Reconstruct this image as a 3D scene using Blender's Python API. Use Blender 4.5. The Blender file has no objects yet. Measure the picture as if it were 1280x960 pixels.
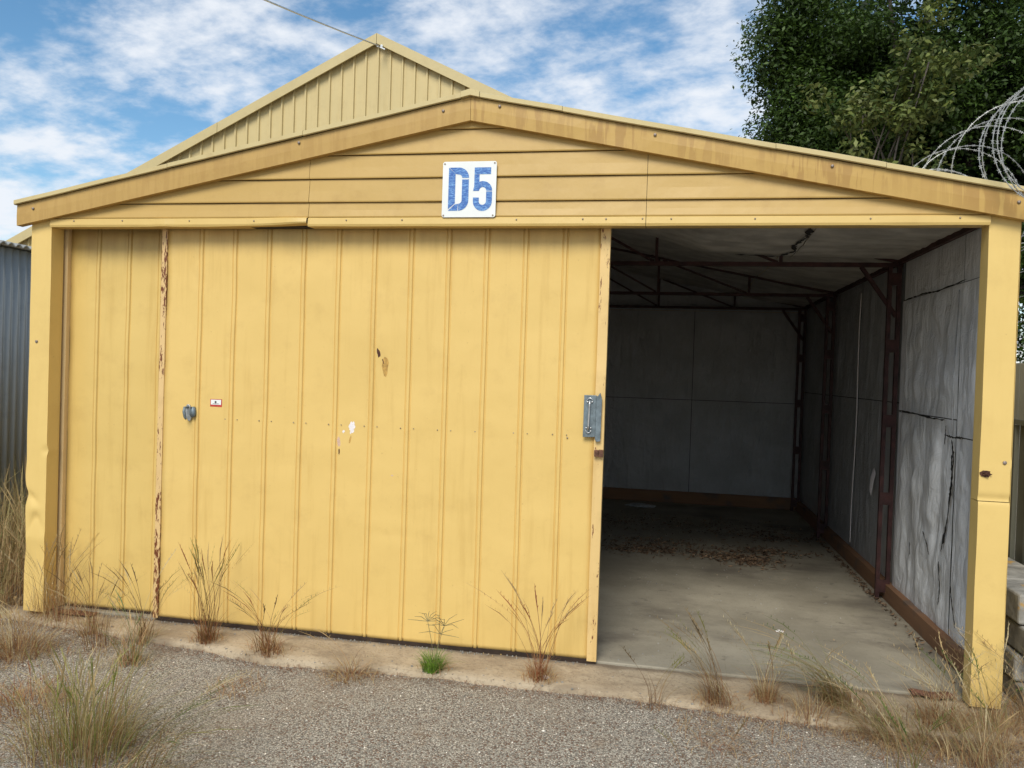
import bpy, math, random
import numpy as np
from math import sin, cos, pi, radians
from mathutils import Vector, Matrix, noise

random.seed(5)
RNG = np.random.default_rng(5)
S = bpy.context.scene
COL = S.collection

# ------------------------------------------------------------------ camera
cd = bpy.data.cameras.new('camera'); cam = bpy.data.objects.new('camera', cd); COL.objects.link(cam)
CAMPOS = Vector((3.7338, -4.1346, 1.5308)); YAW, PITCH, ROLL = -0.1870, -0.0153, 0.0325
fw = Vector((sin(YAW)*cos(PITCH), cos(YAW)*cos(PITCH), sin(PITCH)))
rt = fw.cross(Vector((0, 0, 1))).normalized(); up = rt.cross(fw)
r2 = rt*cos(ROLL)+up*sin(ROLL); u2 = -rt*sin(ROLL)+up*cos(ROLL)
M = Matrix((r2, u2, -fw)).transposed().to_4x4(); M.translation = CAMPOS
cam.matrix_world = M
cd.sensor_width = 36; cd.lens = 991.4/1280*36; cd.clip_start = .05; cd.clip_end = 2000
S.camera = cam

# ------------------------------------------------------------------ light
S.view_settings.view_transform = 'Standard'; S.view_settings.look = 'None'
S.view_settings.exposure = 0.49; S.view_settings.gamma = 1
SUN_EL, SUN_ROT = radians(44), radians(186)
w = bpy.data.worlds.new('World'); S.world = w; w.use_nodes = True
nt = w.node_tree; N = nt.nodes; L = nt.links
for n in list(N): N.remove(n)
def nd(t, **k):
    n = N.new(t)
    for a, b in k.items():
        if a.startswith('i_'): n.inputs[a[2:].replace('_', ' ')].default_value = b
        else: setattr(n, a, b)
    return n
def wmath(op, a, b=None, c=None):
    n = N.new('ShaderNodeMath'); n.operation = op
    for i, v in enumerate((a, b, c)):
        if v is None: continue
        if isinstance(v, (int, float)): n.inputs[i].default_value = v
        else: L.new(v, n.inputs[i])
    return n.outputs[0]
sky = nd('ShaderNodeTexSky', sky_type='NISHITA', sun_disc=False, sun_elevation=SUN_EL, sun_rotation=SUN_ROT,
         altitude=50, air_density=1.0, dust_density=.35, ozone_density=1.1)
tc = nd('ShaderNodeTexCoord'); sep = nd('ShaderNodeSeparateXYZ'); L.new(tc.outputs['Generated'], sep.inputs[0])
zz = wmath('MAXIMUM', sep.outputs[2], 0.0); den = wmath('ADD', zz, .22)
px = wmath('DIVIDE', sep.outputs[0], den); py = wmath('DIVIDE', sep.outputs[1], den)
cmb = nd('ShaderNodeCombineXYZ'); L.new(px, cmb.inputs[0]); L.new(py, cmb.inputs[1])
def cloud_noise(scale, detail, rough, loc, sc, dist=0.0, rz=0.0):
    mp = nd('ShaderNodeMapping'); mp.inputs['Location'].default_value = loc; mp.inputs['Scale'].default_value = sc
    mp.inputs['Rotation'].default_value = (0, 0, rz)
    L.new(cmb.outputs[0], mp.inputs[0])
    n = nd('ShaderNodeTexNoise'); n.inputs['Scale'].default_value = scale; n.inputs['Detail'].default_value = detail
    n.inputs['Roughness'].default_value = rough; n.inputs['Distortion'].default_value = dist
    L.new(mp.outputs[0], n.inputs['Vector']); return n.outputs[0]
big = cloud_noise(1.15, 4, .5, (3.3, 1.2, 0), (1, .8, 1))
mid = cloud_noise(4.2, 9, .58, (7.1, 4.4, 0), (1.0, 1.15, 1), .15, .35)
fine = cloud_noise(15, 8, .6, (1.1, 2.4, 0), (1.0, 1.2, 1), .1, .35)
v = wmath('ADD', wmath('MULTIPLY', big, .5), wmath('ADD', wmath('MULTIPLY', mid, .55), wmath('MULTIPLY', fine, .20)))
# the horizon carries more cloud than the zenith
hz = wmath('MULTIPLY', wmath('SUBTRACT', .45, zz), .16)
v = wmath('ADD', v, wmath('MAXIMUM', hz, 0))
rampn = nd('ShaderNodeMapRange', interpolation_type='SMOOTHSTEP')
rampn.inputs[1].default_value = .545; rampn.inputs[2].default_value = .76
L.new(v, rampn.inputs[0])
cmask = wmath('MULTIPLY', rampn.outputs[0], .95)
bg1 = nd('ShaderNodeBackground'); bg1.inputs[1].default_value = .105; 
hsv = nd('ShaderNodeHueSaturation'); hsv.inputs['Hue'].default_value = .492; hsv.inputs['Saturation'].default_value = 1.22; hsv.inputs['Value'].default_value = 1.0
L.new(sky.outputs[0], hsv.inputs['Color']); L.new(hsv.outputs[0], bg1.inputs[0])
bg2 = nd('ShaderNodeBackground'); bg2.inputs[0].default_value = (.90, .94, 1, 1); bg2.inputs[1].default_value = .70
mx = nd('ShaderNodeMixShader'); L.new(cmask, mx.inputs[0]); L.new(bg1.outputs[0], mx.inputs[1]); L.new(bg2.outputs[0], mx.inputs[2])
wo = nd('ShaderNodeOutputWorld'); L.new(mx.outputs[0], wo.inputs[0])

sl = bpy.data.lights.new('sun', 'SUN'); sl.energy = 2.3; sl.angle = radians(28); sl.color = (1, .96, .86)
so = bpy.data.objects.new('sun', sl); COL.objects.link(so)
sdir = Vector((sin(SUN_ROT)*cos(SUN_EL), cos(SUN_ROT)*cos(SUN_EL), sin(SUN_EL)))
so.rotation_euler = sdir.to_track_quat('Z', 'Y').to_euler(); so.location = (0, -6, 9)

# ------------------------------------------------------------------ materials
class NT:
    def __init__(s, name):
        s.m = bpy.data.materials.new(name); s.m.use_nodes = True; s.t = s.m.node_tree
        s.b = s.t.nodes['Principled BSDF']; s.tc = s.t.nodes.new('ShaderNodeTexCoord')
    def link(s, a, b): s.t.links.new(a, b)
    def map(s, scale=(1, 1, 1), loc=(0, 0, 0), rot=(0, 0, 0)):
        n = s.t.nodes.new('ShaderNodeMapping'); n.inputs['Scale'].default_value = scale
        n.inputs['Location'].default_value = loc; n.inputs['Rotation'].default_value = rot
        s.link(s.tc.outputs['Object'], n.inputs[0]); return n.outputs[0]
    def noise(s, scale, detail=4, rough=.55, vec=None, sc=(1, 1, 1), loc=(0, 0, 0), dist=0):
        n = s.t.nodes.new('ShaderNodeTexNoise'); n.inputs['Scale'].default_value = scale
        n.inputs['Detail'].default_value = detail; n.inputs['Roughness'].default_value = rough
        n.inputs['Distortion'].default_value = dist
        s.link(vec if vec is not None else s.map(sc, loc), n.inputs['Vector']); return n.outputs[0]
    def vor(s, scale, out='Distance', sc=(1, 1, 1)):
        n = s.t.nodes.new('ShaderNodeTexVoronoi'); n.inputs['Scale'].default_value = scale
        s.link(s.map(sc), n.inputs['Vector']); return n.outputs[out]
    def ramp(s, f, a, b, lo=0., hi=1.):
        n = s.t.nodes.new('ShaderNodeMapRange'); n.interpolation_type = 'SMOOTHSTEP'
        for i, v_ in enumerate((a, b, lo, hi)): n.inputs[i+1].default_value = v_
        s.link(f, n.inputs[0]); return n.outputs[0]
    def math(s, op, a, b=0.):
        n = s.t.nodes.new('ShaderNodeMath'); n.operation = op
        for i, v_ in enumerate((a, b)):
            if isinstance(v_, (int, float)): n.inputs[i].default_value = v_
            else: s.link(v_, n.inputs[i])
        return n.outputs[0]
    def mix(s, f, a, b, mode='MIX'):
        n = s.t.nodes.new('ShaderNodeMix'); n.data_type = 'RGBA'; n.blend_type = mode
        for sock, v_ in ((n.inputs[0], f), (n.inputs[6], a), (n.inputs[7], b)):
            if isinstance(v_, (int, float)): sock.default_value = v_
            elif isinstance(v_, tuple): sock.default_value = (*v_, 1) if len(v_) == 3 else v_
            else: s.link(v_, sock)
        return n.outputs[2]
    def sepz(s, i=2):
        n = s.t.nodes.new('ShaderNodeSeparateXYZ'); s.link(s.tc.outputs['Object'], n.inputs[0]); return n.outputs[i]
    def out(s, col, rough=.5, bump=None, bs=.2, dist=.01, metal=0., spec=.5):
        if isinstance(col, tuple): s.b.inputs['Base Color'].default_value = (*col, 1)
        else: s.link(col, s.b.inputs['Base Color'])
        if isinstance(rough, (int, float)): s.b.inputs['Roughness'].default_value = rough
        else: s.link(rough, s.b.inputs['Roughness'])
        s.b.inputs['Metallic'].default_value = metal; s.b.inputs['Specular IOR Level'].default_value = spec
        if bump is not None:
            n = s.t.nodes.new('ShaderNodeBump'); n.inputs['Strength'].default_value = bs; n.inputs['Distance'].default_value = dist
            s.link(bump, n.inputs['Height']); s.link(n.outputs[0], s.b.inputs['Normal'])
        return s.m

YEL = (.70, .482, .160)
def paint(name, col=YEL, dirt=.3, streak=.35, rust=0., dirtcol=(.34, .19, .055), rough=.42, topdirt=None, drips=0., chalk=.25, rustcol=(.10, .028, .012), bs=.25):
    m = NT(name)
    lo = m.ramp(m.noise(1.7, 5, .6), .3, .72)
    c = m.mix(m.math('MULTIPLY', lo, chalk), col, tuple(min(1, x*1.16+.02) for x in col))
    st = m.ramp(m.noise(1, 6, .62, sc=(17, 17, 1.3)), .50, .74)
    c = m.mix(m.math('MULTIPLY', st, streak), c, (col[0]*.82, col[1]*.76, col[2]*.66))
    blo = m.ramp(m.noise(5.5, 7, .68, loc=(3, 1, 8)), .50, .72)
    c = m.mix(m.math('MULTIPLY', blo, dirt), c, tuple(a*.5+b*.5 for a, b in zip(col, dirtcol)))
    sp = m.ramp(m.noise(48, 3, .6), .70, .76)
    c = m.mix(m.math('MULTIPLY', sp, .30), c, dirtcol)
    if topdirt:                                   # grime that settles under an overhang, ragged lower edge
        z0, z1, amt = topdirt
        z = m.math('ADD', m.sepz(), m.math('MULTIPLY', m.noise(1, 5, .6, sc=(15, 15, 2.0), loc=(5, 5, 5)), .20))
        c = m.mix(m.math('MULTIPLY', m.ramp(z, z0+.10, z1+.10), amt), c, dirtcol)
    if drips:
        d1 = m.ramp(m.noise(1, 4, .55, sc=(30, 30, 3.0), loc=(9, 2, 0), dist=.25), .47, .55)
        d2 = m.ramp(m.noise(1.3, 3, .5, loc=(1.1, 0, 0)), .40, .55)
        c = m.mix(m.math('MULTIPLY', m.math('MULTIPLY', d1, d2), drips), c, (.37, .21, .06))
    ro = rough
    if rust:
        r1 = m.math('ADD', m.math('ADD', m.math('MULTIPLY', m.noise(1, 8, .7, sc=(110, 110, 30)), .6), m.math('MULTIPLY', m.noise(1, 3, .5, sc=(50, 50, 5), loc=(3, 3, 3)), .42)), m.math('MULTIPLY', m.noise(1.2, 2, .5), .35))
        rr = m.ramp(r1, .88-rust*.12, .90-rust*.12)
        c = m.mix(rr, c, m.mix(m.noise(60, 3), rustcol, (.22, .07, .025)))
    bp = m.math('ADD', m.noise(7, 4, .5), m.math('MULTIPLY', m.noise(120, 2, .5), .06))
    return m.out(c, ro, bp, bs, .012, spec=.35)

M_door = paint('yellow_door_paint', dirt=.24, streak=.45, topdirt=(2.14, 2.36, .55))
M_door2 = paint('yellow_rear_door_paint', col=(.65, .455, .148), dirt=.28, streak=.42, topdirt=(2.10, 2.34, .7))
M_side = paint('yellow_board_paint', col=(.50, .325, .10), dirt=.5, streak=.12)
M_post = paint('yellow_post_paint', col=(.71, .50, .17), dirt=.2, streak=.15)
M_fasc = paint('stained_fascia_paint', col=(.47, .295, .09), dirt=.75, streak=.3, drips=.28)
M_fascR = paint('dripped_fascia_paint', col=(.50, .315, .09), dirt=.35, streak=.3, drips=.75)
M_cap = paint('weathered_cream_capping', col=(.56, .45, .22), dirt=.45, streak=.2)
M_flash = paint('yellow_flashing', col=(.62, .43, .145), dirt=.2, streak=.1)
M_edge = paint('flaking_edge_paint', col=(.70, .485, .20), dirt=.4, streak=.4, rust=.85, chalk=.5)
M_edge2 = paint('pale_flaking_edge_paint', col=(.70, .50, .24), dirt=.2, streak=.2, rust=.35, chalk=.4)
M_edgeR = paint('rusted_edge_paint', col=(.66, .45, .20), dirt=.4, streak=.4, rust=1.45, chalk=.5)
M_cream = paint('cream_far_cladding', col=(.56, .445, .215), dirt=.2, streak=.3, dirtcol=(.3, .2, .09))
M_creamF = paint('cream_far_fascia', col=(.52, .42, .21), dirt=.25, streak=.1, dirtcol=(.3, .2, .1))
M_grey = paint('blue_grey_sheet', col=(.33, .36, .37), dirt=.4, streak=.5, dirtcol=(.10, .12, .13), rough=.5)
M_zinc = paint('pale_zinc_roof', col=(.42, .42, .40), dirt=.4, streak=.3, dirtcol=(.2, .18, .15), rough=.55)
M_fence = paint('grey_green_fence', col=(.20, .20, .16), dirt=.4, streak=.4, dirtcol=(.1, .09, .07))
M_fenceL = paint('pale_fence_top', col=(.42, .42, .38), dirt=.4, streak=.4, dirtcol=(.2, .18, .15))

def simple(name, col, rough=.6, metal=0., var=.35, sc=20, bump=.15):
    m = NT(name); n = m.noise(sc, 6, .6)
    c = m.mix(m.ramp(n, .3, .7), tuple(x*(1-var) for x in col), tuple(min(1, x*(1+var*.6)) for x in col))
    return m.out(c, rough, n, bump, .01, metal)
M_dark = simple('dark_gap_rust', (.035, .02, .012), .8)
M_oxide = simple('red_oxide_steel', (.055, .019, .017), .6, .1, .5, 14)
M_steelg = simple('blue_grey_latch_steel', (.17, .21, .23), .5, .3, .3, 30)
M_galv = simple('galvanised_steel', (.55, .56, .55), .35, .8, .3, 30)
M_chrome = simple('worn_chrome', (.62, .62, .62), .3, .85, .2, 30)
M_wire = simple('razor_wire_steel', (.38, .38, .36), .45, .5, .3, 40)
M_screw = simple('screw_head', (.30, .24, .20), .5, .4, .4, 50)
M_white = simple('white_enamel', (.80, .81, .78), .3, 0, .05, 6, .03)
M_red = simple('sticker_red', (.5, .04, .03), .5)
M_black = simple('sticker_black', (.04, .04, .05), .5)
M_rustst = simple('rust_stain', (.50, .29, .07), .7, 0, .3, 60)
M_rustdk = simple('dark_rust', (.09, .035, .02), .9, 0, .5, 80, .5)
M_chip = simple('bare_primer_chip', (.80, .74, .72), .8, 0, .12, 120)
M_chipp = simple('pinkish_primer_chip', (.62, .42, .30), .8, 0, .2, 120)
M_tear = simple('dark_torn_gap', (.02, .018, .016), .9)
M_bag = simple('clear_plastic_scrap', (.35, .36, .36), .3)
M_brown = simple('brown_rusty_scrap', (.16, .07, .04), .8, 0, .5, 40, .5)
M_bark = simple('grey_bark', (.12, .10, .085), .9, 0, .4, 12, .5)

def foil(name='dusty_foil_shaded', k=1., bs=.6):
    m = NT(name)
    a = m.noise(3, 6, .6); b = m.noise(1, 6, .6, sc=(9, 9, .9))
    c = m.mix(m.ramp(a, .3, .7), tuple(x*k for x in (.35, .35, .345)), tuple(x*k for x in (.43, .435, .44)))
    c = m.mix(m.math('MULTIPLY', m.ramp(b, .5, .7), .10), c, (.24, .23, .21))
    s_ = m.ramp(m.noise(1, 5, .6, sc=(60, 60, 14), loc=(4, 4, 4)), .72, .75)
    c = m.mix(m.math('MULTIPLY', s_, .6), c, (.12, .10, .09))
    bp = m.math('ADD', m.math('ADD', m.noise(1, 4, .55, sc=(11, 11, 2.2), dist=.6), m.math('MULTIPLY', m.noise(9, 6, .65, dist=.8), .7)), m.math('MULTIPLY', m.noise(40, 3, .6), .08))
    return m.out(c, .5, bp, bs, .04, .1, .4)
M_foil = foil()  # deeper bays: darker tone is part dust, part painted shade
M_foilLit = foil('crinkled_silver_foil_lit', 2.0, .5)  # front bay: same foil lightened, daylight from the opening put into its colour
M_ceil = simple('dusty_ceiling_foil', (.50, .48, .44), .6, .1, .25, 5, .2)

def timber():
    m = NT('brown_timber_plate'); n = m.noise(1, 6, .6, sc=(2, 2, 30)); k = m.noise(3, 4, .6)
    c = m.mix(n, (.16, .075, .035), (.30, .16, .08)); c = m.mix(m.ramp(k, .5, .7), c, (.12, .09, .07))
    return m.out(c, .8, n, .3, .01)
M_timber = timber()

def concrete(name, a, b, stain=.5, st=(.12, .10, .08)):
    m = NT(name)
    n = m.noise(1.6, 8, .62); f = m.noise(55, 4, .6); g = m.noise(.9, 5, .6, loc=(5.2, 3, 1), sc=(1, 1.6, 1))
    c = m.mix(m.ramp(n, .32, .68), a, b)
    c = m.mix(m.math('MULTIPLY', m.ramp(g, .52, .66), stain), c, st)
    c = m.mix(m.math('MULTIPLY', m.ramp(m.noise(7, 6, .7), .60, .68), stain*.8), c, st)
    c = m.mix(m.math('MULTIPLY', m.ramp(f, .56, .72), .35), c, tuple(x*.45 for x in a))
    return m.out(c, .85, m.math('ADD', f, m.math('MULTIPLY', n, 1.5)), .3, .006, spec=.2)
M_conc = concrete('stained_concrete', (.25, .22, .165), (.36, .32, .245), .65)
M_apron = concrete('tan_concrete_apron', (.34, .255, .155), (.47, .36, .23), .6, (.22, .165, .11))

def apron_mat():
    m = NT('dirty_apron_concrete')
    n = m.noise(2.2, 8, .65); f = m.noise(70, 5, .65); g = m.noise(5, 8, .7, loc=(2, 7, 1), sc=(1, 2.2, 1))
    c = m.mix(m.ramp(n, .35, .65), (.33, .255, .17), (.48, .385, .265))
    c = m.mix(m.math('MULTIPLY', m.ramp(g, .50, .62), .55), c, (.24, .185, .125))
    c = m.mix(m.math('MULTIPLY', m.ramp(m.noise(16, 6, .7), .60, .70), .55), c, (.56, .47, .34))
    c = m.mix(m.math('MULTIPLY', m.ramp(f, .52, .66), .5), c, (.17, .13, .09))
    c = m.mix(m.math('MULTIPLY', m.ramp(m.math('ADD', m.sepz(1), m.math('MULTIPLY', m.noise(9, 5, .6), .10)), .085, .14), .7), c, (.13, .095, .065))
    return m.out(c, .9, m.math('ADD', f, m.math('MULTIPLY', g, 2.)), .6, .008, spec=.2)
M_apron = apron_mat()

def ground_mat():
    m = NT('gravel_seal')
    v_ = m.t.nodes.new('ShaderNodeTexVoronoi'); v_.inputs['Scale'].default_value = 150; m.link(m.map(), v_.inputs['Vector'])
    s_ = m.t.nodes.new('ShaderNodeSeparateColor'); m.link(v_.outputs['Color'], s_.inputs[0])
    c = m.mix(s_.outputs[0], (.225, .205, .17), (.56, .505, .41))
    c = m.mix(m.ramp(s_.outputs[1], .86, .9), c, (.66, .60, .49))
    c = m.mix(m.ramp(s_.outputs[2], .80, .86), c, (.20, .115, .075))
    c = m.mix(m.ramp(v_.outputs['Distance'], .35, .75, 0, .55), c, (.05, .043, .038))
    big_ = m.noise(1.3, 6, .6)
    c = m.mix(m.math('MULTIPLY', m.ramp(big_, .45, .7), .35), c, (.30, .235, .165))
    c = m.mix(m.math('MULTIPLY', m.ramp(m.noise(3.1, 7, .7, loc=(4, 4, 0)), .56, .68), .5), c, (.26, .19, .125))
    h = m.math('ADD', m.math('MULTIPLY', v_.outputs['Distance'], -1.), m.math('MULTIPLY', m.noise(60, 3), .5))
    return m.out(c, .85, h, .9, .006, spec=.25)
M_ground = ground_mat()

def vcol(name, rough=.6, spec=.3, trans=0., var=.2):
    m = NT(name); a = m.t.nodes.new('ShaderNodeVertexColor'); a.layer_name = 'Col'
    if trans:
        m.link(a.outputs[0], m.b.inputs['Base Color']); m.b.inputs['Roughness'].default_value = rough
        m.b.inputs['Specular IOR Level'].default_value = spec
        t = m.t.nodes.new('ShaderNodeBsdfTranslucent'); m.link(a.outputs[0], t.inputs[0])
        x = m.t.nodes.new('ShaderNodeMixShader'); x.inputs[0].default_value = trans
        m.link(m.b.outputs[0], x.inputs[1]); m.link(t.outputs[0], x.inputs[2])
        m.link(x.outputs[0], m.t.nodes['Material Output'].inputs[0]); return m.m
    return m.out(a.outputs[0], rough, spec=spec)
M_grass = vcol('grass_blade', .6, .25, .35)
M_leaf = vcol('tree_leaf', .5, .28, .28)
M_stone = vcol('stone_chip', .8, .25)
M_litter = vcol('dry_leaf', .9, .1)

def blue():
    m = NT('blue_letter_enamel'); n = m.noise(1, 4, .6, sc=(60, 60, 420)); k = m.noise(40, 4, .6)
    c = m.mix(m.ramp(n, .45, .62), (.035, .12, .40), (.20, .40, .70))
    c = m.mix(m.math('MULTIPLY', m.ramp(k, .5, .65), .35), c, (.035, .10, .34))
    return m.out(c, .35)
M_blue = blue()
def block_mat():
    m = NT('weathered_stone'); n = m.noise(9, 8, .65)
    c = m.mix(m.ramp(n, .3, .7), (.17, .16, .14), (.36, .34, .30))
    c = m.mix(m.ramp(m.noise(6, 4, .6, loc=(2, 2, 2)), .60, .66), c, (.45, .27, .07))
    return m.out(c, .9, n, .6, .02)
M_block = block_mat()

# ------------------------------------------------------------------ mesh helpers
ORG = {}                                                      # world origin of each thing and its parts
class MB:
    def __init__(s): s.v = []; s.f = []
    def add(s, vs, fs):
        o = len(s.v); s.v += [tuple(p) for p in vs]; s.f += [tuple(i+o for i in q) for q in fs]; return s
    def box(s, a, b):
        x0, y0, z0 = a; x1, y1, z1 = b
        return s.add([(x0,y0,z0),(x1,y0,z0),(x1,y1,z0),(x0,y1,z0),(x0,y0,z1),(x1,y0,z1),(x1,y1,z1),(x0,y1,z1)],
                     [(3,2,1,0),(4,5,6,7),(0,1,5,4),(1,2,6,5),(2,3,7,6),(3,0,4,7)])
    def bar(s, p, q, w_, h_, ref=(0, 0, 1)):
        p, q = Vector(p), Vector(q); d = (q-p).normalized(); r = Vector(ref)
        if abs(d.dot(r)) > .95: r = Vector((0, 1, 0))
        a = d.cross(r).normalized()*(w_/2); b = a.cross(d).normalized()*(h_/2)
        c = [p-a-b, p+a-b, p+a+b, p-a+b, q-a-b, q+a-b, q+a+b, q-a+b]
        return s.add(c, [(3,2,1,0),(4,5,6,7),(0,1,5,4),(1,2,6,5),(2,3,7,6),(3,0,4,7)])
    def prism(s, poly, y0, y1):                               # polygon in xz, counter-clockwise seen from -y
        n = len(poly)
        return s.add([(x, y0, z) for x, z in poly]+[(x, y1, z) for x, z in poly],
                     [tuple(range(n)), tuple(range(2*n-1, n-1, -1))]+[(i, i+n, (i+1) % n+n, (i+1) % n) for i in range(n)])
    def tube(s, pts, r, n=6, cap=True):
        pts = [Vector(p) for p in pts]; rings = []; prev = None
        for i, p in enumerate(pts):
            d = (pts[min(i+1, len(pts)-1)]-pts[max(i-1, 0)]).normalized()
            if prev is None: a = d.orthogonal().normalized()
            else: a = (prev-d*prev.dot(d)).normalized()
            prev = a; b = d.cross(a); rr = r[i] if hasattr(r, '__len__') else r
            rings.append([p+(a*cos(2*pi*k/n)+b*sin(2*pi*k/n))*rr for k in range(n)])
        fs = []
        for i in range(len(pts)-1):
            for k in range(n): fs.append((i*n+k, i*n+(k+1) % n, (i+1)*n+(k+1) % n, (i+1)*n+k))
        if cap: fs += [tuple(range(n-1, -1, -1)), tuple((len(pts)-1)*n+k for k in range(n))]
        return s.add([v_ for r_ in rings for v_ in r_], fs)
    def grid(s, P):                                           # P[i][j] points
        n, m_ = len(P), len(P[0])
        return s.add([p for r_ in P for p in r_], [(i*m_+j, (i+1)*m_+j, (i+1)*m_+j+1, i*m_+j+1) for i in range(n-1) for j in range(m_-1)])
    def disc(s, c, axis, r, h, n=12):
        c = Vector(c); a = Vector(axis).normalized(); return s.tube([c, c+a*h*.7, c+a*h], [r, r, r*.6], n)

def finish(o, mat, parent, smooth, bevel):
    o.data.materials.append(mat)
    if smooth:
        o.data.polygons.foreach_set('use_smooth', [True]*len(o.data.polygons))
    if bevel:
        b = o.modifiers.new('bevel', 'BEVEL'); b.width = bevel; b.segments = 2; b.limit_method = 'ANGLE'; b.angle_limit = radians(40)
    COL.objects.link(o)
    if parent: o.parent = parent
    return o
def build(mb, name, mat, parent=None, origin=(0, 0, 0), smooth=False, bevel=0, label=None):
    if parent is not None: origin = ORG[parent.name]
    me = bpy.data.meshes.new(name)
    ox, oy, oz = origin
    me.from_pydata([(x-ox, y-oy, z-oz) for x, y, z in mb.v], [], mb.f); me.update()
    o = bpy.data.objects.new(name, me); finish(o, mat, parent, smooth, bevel)
    if parent is None: o.location = origin
    ORG[o.name] = tuple(origin)
    if label: o['label'] = label
    return o
def thing(name, label, cat, loc, group=None):
    o = bpy.data.objects.new(name, None); COL.objects.link(o); o.location = loc; o.empty_display_size = .1
    o['label'] = label; o['category'] = cat
    if group: o['group'] = group
    ORG[o.name] = tuple(loc); return o
def tag(o, label=None, cat=None, group=None, kind=None):
    for k, v_ in (('label', label), ('category', cat), ('group', group), ('kind', kind)):
        if v_: o[k] = v_
    return o
def npmesh(name, V, F, mat, origin=(0, 0, 0), colors=None, parent=None, smooth=False):
    """V (n,3) world, F (m,k); colors (n,3) per vertex"""
    if parent is not None: origin = ORG[parent.name]
    me = bpy.data.meshes.new(name); V = np.asarray(V, np.float32)-np.asarray(origin, np.float32)
    F = np.asarray(F, np.int32); k = F.shape[1]
    me.vertices.add(len(V)); me.vertices.foreach_set('co', V.ravel())
    me.loops.add(F.size); me.loops.foreach_set('vertex_index', F.ravel())
    me.polygons.add(len(F)); me.polygons.foreach_set('loop_start', np.arange(len(F), dtype=np.int32)*k)
    me.update(calc_edges=True); me.validate()
    if colors is not None:
        ca = me.color_attributes.new('Col', 'FLOAT_COLOR', 'POINT')
        ca.data.foreach_set('color', np.hstack([colors, np.ones((len(colors), 1))]).astype(np.float32).ravel())
    o = bpy.data.objects.new(name, me); finish(o, mat, parent, smooth, 0)
    if parent is None: o.location = origin
    ORG[o.name] = tuple(origin); return o
def nz(x, y, z, s=1.): return noise.noise(Vector((x*s, y*s, z*s)))

# ================================================================== THE SETTING
# slab and apron outlines
EDGE = [(-.35, .05), (0, -.03), (.15, -.06), (.6, -.12), (1.28, -.19), (1.7, -.27), (2.2, -.25), (2.63, -.235), (3.1, -.245), (3.6, -.25), (4.05, -.29), (4.5, -.31), (5.0, -.31), (5.3, -.27), (5.55, -.2)]
def edge_y(x): return float(np.interp(x, [e[0] for e in EDGE], [e[1] for e in EDGE]))+nz(x, 0, 0, 6)*.02+nz(x, 0, 3, 25)*.008
def ground_z(x, y):
    d = max(abs(x-2.7)-7, abs(y+1)-5, 0)
    return -.052+(nz(x, y, 0, .9)*.014+nz(x, y, 5, 4)*.006)*max(0, 1-d/4) - (.05 if (-.25 < x < 5.5 and .0 < y < 5.9) else 0)
def axis(lo, hi, n_in, far, k):
    inn = list(np.linspace(lo, hi, n_in)); st = (hi-lo)/n_in; a = []; b = []; d = st
    p = hi
    while p < far: d *= k; p += d; a.append(p)
    p = lo; d = st
    while p > -far: d *= k; p -= d; b.append(p)
    return b[::-1]+inn+a
gx = axis(-2, 7.5, 96, 400, 1.5); gy = axis(-3.2, 2.5, 60, 400, 1.5)
g = MB(); g.grid([[(x, y, ground_z(x, y)) for y in gy] for x in gx])
tag(build(g, 'ground', M_ground, smooth=True), kind='structure', label='grey brown gravel seal ground with pale stone chips')

g = MB(); g.box((-.04, .105, -.16), (5.44, 5.86, 0))
tag(build(g, 'floor', M_conc, bevel=.006), kind='structure', label='stained concrete floor of the yellow shed')
P = []
xs = np.linspace(-.35, 5.55, 150)
for x in xs:
    e = edge_y(x); row = []
    for t in (0, .02, .25, .5, .75, 1):
        y = e+(.100-e)*t
        row.append((x, y, -.012-(1-t)*.014+nz(x, y, 1, 9)*.004-(0.008 if t == 0 else 0)))
    P.append([(x, e-.006, -.09)]+row)
g = MB(); g.grid(P); g.box((-.35, .03, -.15), (5.55, .099, -.03))
tag(build(g, 'apron', M_apron, smooth=True), kind='structure', label='tan concrete apron strip in front of the doors')

# ================================================================== SHED
SH = thing('storage_shed', 'yellow painted steel garage shed with sliding door pushed left and dark open bay', 'shed', (2.69, 0, 0))
W, H, AX = 5.372, 2.30, 2.69
def zf(x, off=0.): return 2.853-.1996*abs(x-AX)+off              # underside line of the fascia

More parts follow.
